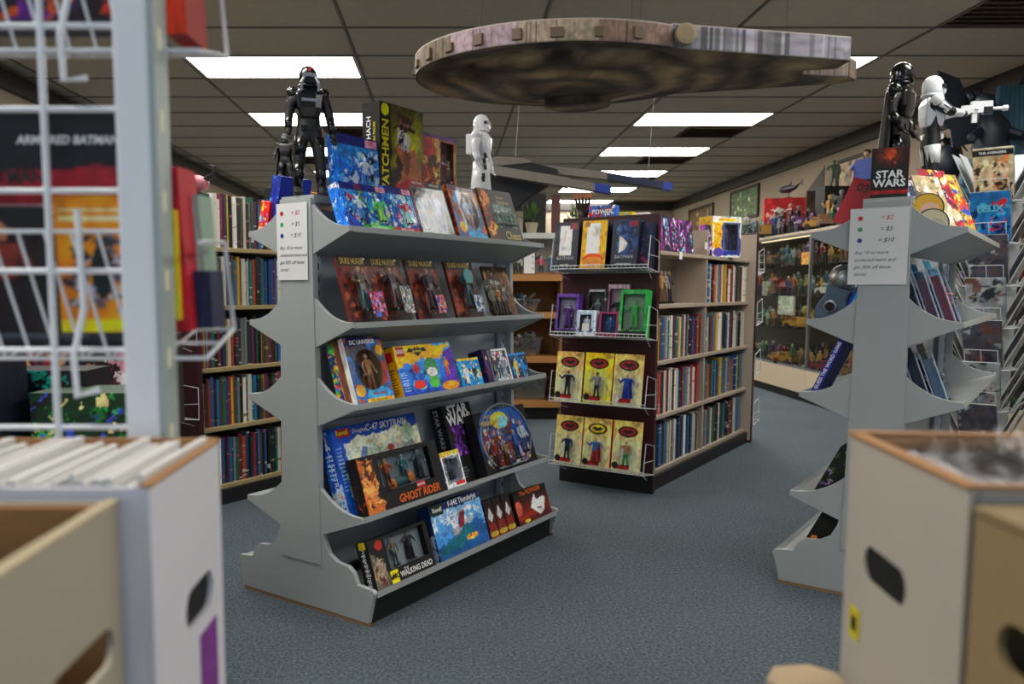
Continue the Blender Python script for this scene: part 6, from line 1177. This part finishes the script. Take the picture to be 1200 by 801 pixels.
a = A_(.13, .13, '1c1418', 502, .003).blobs(8, ['301c20', '141018'], r=.15).fig(.65, .08, .8, '7a3828', 'c88868', '281418').rect(0, 0, .12, 1, 'd8921c').rect(0, 0, .3, .08, 'd8c820')
fgbook('dark cover with a small red-brown figure behind the wire grid', -.462, .828, 1.078, .13, .125, .006, a, tilt=-.08)
a = A_(.27, .075, '33343c', 503, .003).lines(.35, .2, .9, .75, 6, '54565e', .4).ell(.14, .72, .05, .14, 'b898b8').rect(.0, .0, 1, .12, '1c1c22')
fgbook('charcoal back cover with faint text at the bottom of the lower wire pocket', -.43, .832, 1.058, .27, .082, .004, a, tilt=-.0)
fgbook('tall red book standing sideways at the right end of the lower pocket', -.272, .842, 1.078, .016, .165, .06, A_(.016, .165, 'a01c30', 504), rest='a81c34', tilt=.0).rotation_euler = (.05, -.04, .0)
fgbook('pale green comic beside the red book in the lower pocket', -.262, .88, 1.09, .010, .13, .05, A_(.010, .13, '9cb0a0', 505), rest='8ca090').rotation_euler = (.05, -.04, 0)
fgbook('dark blue book at the bottom of the lower pocket right end', -.258, .862, 1.08, .022, .06, .05, A_(.03, .08, '1c2848', 506), rest='1c2444').rotation_euler = (0.03, -.02, 0)
fgbook('yellow spine beside the post in the lower pocket', -.276, .835, 1.09, .008, .11, .08, A_(.008, .11, 'd8c030', 506), rest='d8c030')
a = A_(.33, .17, '241820', 507, .003).blobs(40, ['c86018', '180c10', 'b04010', '782890', '141014', 'e0a030', '3c2c50'], .3, 0, 1, 1, .14).blobs(16, ['401018', '181018', '5c2838'], 0, 0, .4, 1, .14).rect(0, 0, 1, .08, '404048')
fgbook('orange and purple covers in the upper wire pocket', -.47, .838, 1.372, .33, .17, .012, a)
a = A_(.03, .16, '1868a8', 508, .003).rect(0, 0, 1, .42, 'c04018').rect(0, .42, 1, .5, '181818').rect(0, .85, 1, 1, 'b82020')
fgbook('blue and orange book at the right end of the upper pocket', -.268, .838, 1.372, .020, .16, .07, a, rest='902818').rotation_euler = (0.03, -.02, 0)
# items seen through the grid, on a low table further in
m_tbl = mat('dark_table_top', '0c0b0c', .9)
t = thing('dark_table', 'dark low table seen through the wire grid at left', 'table', (-1.42, 1.95, 0))
MB().box(-.75, .62, -.35, .40, .74, .77).build('table_top', m_tbl, t)
for x in (-.7, .57):
    for y in (-.3, .35): MB().box(x - .02, x + .02, y - .02, y + .02, 0, .74).build('leg', m_tbl, t)
for i, (x, y, w, h, d, c, pal, lb) in enumerate(((-.79, 1.78, .22, .10, .16, '123820', ['1c7038', '0c1c14', '38a048', '4858b0', 'd8c890'], 'black and green box with small pictures seen through the grid at right'), (-.97, 1.90, .22, .13, .14, '14181c', ['208078', '0c1014', '2ca090'], 'black box with teal blade art seen through the grid'), (-1.10, 1.72, .26, .20, .12, '1c2030', ['9ca8c0', '1c3048', '202438'], 'dark arched box with pale cloud shape seen through the grid at left'),
        (-1.38, 1.9, .22, .16, .12, '2a1c1c', ['a83838', '504038', '1c1418'], 'dark red box at the left edge seen through the grid'), (-.80, 2.12, .16, .19, .06, '2c1c24', ['c890a0', '5c3040', 'e0d8d8'], 'pinkish dark box behind the green box'), (-1.05, 2.16, .2, .22, .06, '201418', ['8c3040', '30303c', 'b88868'], 'dark box with red art behind the teal blade box'))):
    h *= 1.25; w *= 1.15
    p = pkg('game_box', lb, 'box', (x, y, .771), 0, .0, w, h, d, A_(w, h, c, 520 + i).blobs(26, pal, r=.12), A_(d, h, c, 4), rest=c, right=A_(d, h, c, 5))
# ---- card comic boxes
def holed(W_, H_, cx, cz, sw, sh, th, m, parent, name='end_wall', loc=None, rot=None):
    n = 32; inn = []; out = []
    for i in range(n):
        a = 2 * PI * i / n; c_, s_ = math.cos(a), math.sin(a)
        ix = cx + (sw / 2 - sh / 2) * (1 if c_ > 0 else -1) * (1 if abs(c_) > 1e-6 else 0) + sh / 2 * c_; iz = cz + sh / 2 * s_; inn.append((ix, iz))
        L1 = ((W_ - cx) if c_ > 0 else cx) / max(abs(c_), 1e-6); L2 = ((H_ - cz) if s_ > 0 else cz) / max(abs(s_), 1e-6); L_ = min(L1, L2); out.append((cx + c_ * L_, cz + s_ * L_))
    # add exact corners by snapping nearest outline point
    for (qx, qz) in ((0, 0), (W_, 0), (W_, H_), (0, H_)):
        k = min(range(n), key=lambda k: (out[k][0] - qx) ** 2 + (out[k][1] - qz) ** 2); out[k] = (qx, qz)
    vs = [(x, 0, z) for x, z in inn] + [(x, 0, z) for x, z in out] + [(x, th, z) for x, z in inn] + [(x, th, z) for x, z in out]; fs = []
    for i in range(n):
        j = (i + 1) % n; fs += [(i, j, n + j, n + i), (2 * n + i, 3 * n + i, 3 * n + j, 2 * n + j), (i, 2 * n + i, 2 * n + j, j), (n + i, n + j, 3 * n + j, 3 * n + i)]
    return MB().add(vs, fs).build(name, m, parent, loc=loc, rot=rot)
m_wcard = mat('white_cardboard', 'e0dee4', .7, noise=.04, scale=9); m_kraft = mat('kraft_cardboard', 'a8794a', .8, noise=.08, scale=30); m_cream = mat('cream_cardboard', 'b2a894', .75, noise=.06, scale=8); m_board = mat('comic_board_white', 'dcdad6', .7)
def table(label, x0, x1, y0, y1, z):
    t = thing('counter_table', label, 'table', ((x0 + x1) / 2, (y0 + y1) / 2, 0)); w_ = (x1 - x0) / 2; d_ = (y1 - y0) / 2
    MB().box(-w_, w_, -d_, d_, z - .03, z).build('table_top', m_tbl, t)
    for x in (-w_ + .03, w_ - .03):
        for y in (-d_ + .03, d_ - .03): MB().box(x - .02, x + .02, y - .02, y + .02, 0, z - .03).build('leg', m_tbl, t)
table('dark table carrying the white comic boxes at lower left', -1.3, -.30, .2, .84, .697); table('dark table carrying the boxes at lower right', .30, 1.2, .1, .74, .693)
# long white box
t = thing('comic_box', 'white cardboard comic box full of boarded comics, lower left', 'cardboard box', (-.223, .60, .6985))
hh = .2745; holed(.187, hh, .115, .145, .080, .036, .005, m_wcard, t, rot=(0, 0, PI / 2)); 
MB().box(-.92, -.0052, 0, .005, 0, hh).build('side_wall', m_wcard, t); MB().box(-.92, -.006, .182, .187, 0, hh).build('side_wall', m_wcard, t); MB().box(-.92, -.915, .005, .182, 0, hh).build('end_wall', m_wcard, t); MB().box(-.915, -.006, .005, .182, 0, .004).build('bottom', m_wcard, t)
MB().box(-.92, 0, .181, .188, hh, hh + .004).build('torn_kraft_edge', m_kraft, t); MB().box(-.007, .001, .0, .181, hh, hh + .003).build('torn_kraft_edge', m_kraft, t); MB().box(-.91, -.012, .176, .181, .12, hh).build('kraft_lining', m_kraft, t)
MB().box(.0002, .0012, .110, .160, .035, .112).build('purple_sticker', mat('purple_sticker', '8a3a98', .5, noise=.4, scale=60), t)
bc = MB(); bc.box(-.0025, .0025, .0, .160, 0, .270); bcm = bc.mesh('bagged_comic', m_board)
r = random.Random(2)
for k in range(80):
    o = link('bagged_comic', bcm, None, (-.236 - k * .0105, .612, .7035 + r.uniform(-.004, .008)), (0, r.uniform(-.01, .01), r.uniform(-.01, .01)))
    tag(o, f'white boarded comic, {ordn(k)} from the right in the white comic box', 'comic book', 'boarded comics in the white comic box')
tag(link('comic_book', carton_mesh(.003, .24, .09, A_(.004, .24, '201820', 2), rest='0c0808'), None, (-.2305, .695, .7035)), 'dark card added as shade behind the handle hole of the white comic box', 'comic book')  # dark sheet added to imitate the shade inside the box
# cream box in front
t = thing('comic_box', 'cream and brown open cardboard box with a few comics, bottom left corner', 'cardboard box', (-.245, .265, .6985))
hh = .266; holed(.33, hh, .265, .165, .10, .03, .005, m_cream, t, rot=(0, 0, PI / 2))
MB().box(-.5, -.006, .325, .33, 0, hh).build('side_wall', m_cream, t); MB().box(-.5, -.006, .319, .325, .0, hh - .002).build('kraft_lining', m_kraft, t); MB().box(-.5, -.495, 0, .325, 0, hh).build('end_wall', m_cream, t); MB().box(-.495, -.006, 0, .005, 0, hh).build('side_wall', m_cream, t); MB().box(-.49, -.006, .005, .319, 0, .004).build('bottom', m_kraft, t)
MB().box(-.0085, .0015, .0, .33, hh, hh + .002).build('torn_edge', mat('torn_cream_edge', 'b8a888', .8), t)
for k, c in enumerate(('3c2c38', '242430', '8a2c30', 'c8b060', '1c1c20', '6c4848', '302838', 'a89868', '282024', '503038')):
    tag(link('comic_book', carton_mesh(.006, .225, .26, A_(.006, .22, c, k), A_(.26, .22, c, k, .006).blobs(14, [c, 'c8b070', '181418', '804038'], .0, .5, 1, 1, .08), A_(.006, .26, c, 3), rest=c), None, (-.325 - k * .013, .29, .7035), (0, .06, 0)), f'{CN.get(c, {"3c2c38": "plum", "242430": "ink blue", "8a2c30": "red", "c8b060": "yellow", "1c1c20": "black", "6c4848": "dusky pink", "302838": "violet", "a89868": "khaki", "282024": "brown-black", "503038": "maroon"}[c])} comic standing in the open cream box, bottom left', 'comic book', 'comics in the open cream box')
# right boxes
m_rw = mat('dusty_white_cardboard', 'aaa296', .75, noise=.06, scale=7)
t = thing('comic_box', 'worn white cardboard comic box with a yellow sticker, lower right', 'cardboard box', (.338, .52, .6935), -.11)
hh = .298; holed(.205, hh, .123, .198, .080, .030, .005, m_rw, t, rot=(0, 0, PI / 2), loc=(.005, 0, 0))
MB().box(.006, .5, 0, .005, 0, hh).build('side_wall', m_rw, t); MB().box(.006, .5, .20, .205, 0, hh).build('side_wall', m_rw, t); MB().box(.495, .5, .005, .20, 0, hh).build('end_wall', m_rw, t); MB().box(.006, .495, .005, .20, 0, .004).build('bottom', m_rw, t)
MB().box(-.002, .5, .194, .207, hh, hh + .004).build('torn_kraft_edge', m_kraft, t); MB().box(-.002, .008, 0, .194, hh, hh + .003).build('torn_kraft_edge', m_kraft, t); MB().box(.008, .5, 0, .008, hh, hh + .003).build('torn_kraft_edge', m_kraft, t); MB().box(.01, .49, .186, .192, .14, hh - .001).build('kraft_lining', m_kraft, t)
MB().prism([(.165, .122), (.187, .122), (.187, .150), (.165, .150)], -.001, -.0002, 'x').build('yellow_sticker', mat('yellow_sticker', 'c8b818', .5), t); MB().prism([(.171, .130), (.181, .130), (.181, .142), (.171, .142)], -.0016, -.001, 'x').build('sticker_mark', INK['black'], t)
for k in range(35):
    o = thing('bagged_comic', f'clear-bagged white comic, {ordn(k)} from the left in the worn white box at lower right', 'comic book', (.338 + (.016 + k * .0125) * math.cos(.11) + .0015, .53 - (.016 + k * .0125) * math.sin(.11), .6985), -.11, 0, 'bagged comics in the worn white box')
    MB().box(-.003, .003, 0, .172, 0, .284).build('comic', m_board, o); r = random.Random(k)
    m = MB(); n = 8; vs = [(r.uniform(-.006, .006) + s * .004, .172 * i / n, .284 + (0 if j == 0 else r.uniform(.008, .03))) for s in (-1, 1) for j in range(2) for i in range(n + 1)]
    m.add(vs, [(q * 2 * (n + 1) + i, q * 2 * (n + 1) + i + 1, q * 2 * (n + 1) + n + 1 + i + 1, q * 2 * (n + 1) + n + 1 + i) for q in range(2) for i in range(n)]); m.build('crumpled_bag_top', BAG, o)
tag(link('comic_book', carton_mesh(.003, .24, .10, A_(.004, .24, '201820', 2), rest='0c0a0a'), None, (.3505, .60, .6985), (0, 0, -.11)), 'dark card added as shade behind the handle hole of the worn white box', 'comic book')  # near-black sheet put in for the shaded inside seen through the hole
t = thing('comic_box', 'brown kraft cardboard box in front of the worn white box, right edge', 'cardboard box', (.334, .285, .6935))
hh = .287; holed(.222, hh, .15, .215, .09, .03, .005, mat('tan_kraft_card', '8c7650', .8, noise=.06, scale=8), t, rot=(0, 0, PI / 2), loc=(.005, 0, 0))
for b in ((.006, .5, 0, .005), (.006, .5, .217, .222), (.495, .5, .005, .217)): MB().box(*b, 0, hh).build('side_wall', MATS['tan_kraft_card'], t)
MB().box(-.002, .5, .0, .222, hh, hh + .004).build('closed_flap', MATS['tan_kraft_card'], t); MB().box(.006, .495, .005, .217, 0, .004).build('bottom', MATS['tan_kraft_card'], t)
t = thing('torn_box', 'torn brown cardboard box corner at the bottom edge, lower right', 'cardboard box', (.285, .50, .595))
bevel(MB().prism([(0, 0), (.062, 0), (.062, .20), (.045, .215), (.015, .21), (0, .195)], 0, .178, 'z').build('box_body', m_kraft, t), .008); m = MB(); m.prism([(-.003, .195), (.012, .218), (.045, .222), (.064, .205), (.06, .18), (.0, .18)], .178, .184, 'z'); m.build('torn_flap', mat('pale_torn_card', 'b8a080', .85, noise=.2, scale=40), t)
bx('stand_shelf', .285, .347, .50, .735, .565, .5945, m_tbl); o = bpy.data.objects['stand_shelf']; tag(o, 'small dark ledge under the torn box at lower right', 'ledge')

# dark comic rack behind the low table
t = thing('comic_display_rack', 'dark sloped rack of comic covers behind the low table, seen through the wire grid', 'rack', (-2.92, 3.30, 0))
MB().box(0, 1.62, .30, .33, 0, 1.10).build('back_board', m_blk, t)
for x in (0, .80, 1.60): MB().box(x, x + .02, 0, .30, 0, 1.10).build('side_panel', m_blk, t)
for k in range(4): MB().box(.02, 1.60, .02 + .0 * k, .29, .12 + .25 * k, .135 + .25 * k).build('shelf', m_blk, t); MB().box(.02, 1.60, .02, .025, .12 + .25 * k, .17 + .25 * k).build('shelf_lip', m_alu, t)
cc = ['8c3040', '28304c', 'b8a070', '302428', '4c6848', '7c4c5c', '1c2024', 'b0a8a0']; cn = ['rose red', 'navy', 'sand', 'dark brown', 'moss green', 'mauve', 'black', 'pale grey']
for k in range(4):
    for q in range(8):
        j = (k * 3 + q * 5) % 8; x = -2.92 + .115 + q * .195 + (.02 if q > 3 else 0)
        pkg('comic_book', f'{cn[j]} comic cover, {ordn(q)} from the left on the {["lowest", "second", "third", "top"][k]} tier of the dark rack', 'comic book', (x, 3.335, .137 + .25 * k), 0, .2, .17, .225, .004, A_(.17, .225, cc[j], 600 + k * 8 + q, .008).blobs(14, [cc[j], cc[(j + 3) % 8], 'd8c8a8', '201c20'], r=.13), rest='c0b8a8', group='comics in the dark sloped rack')
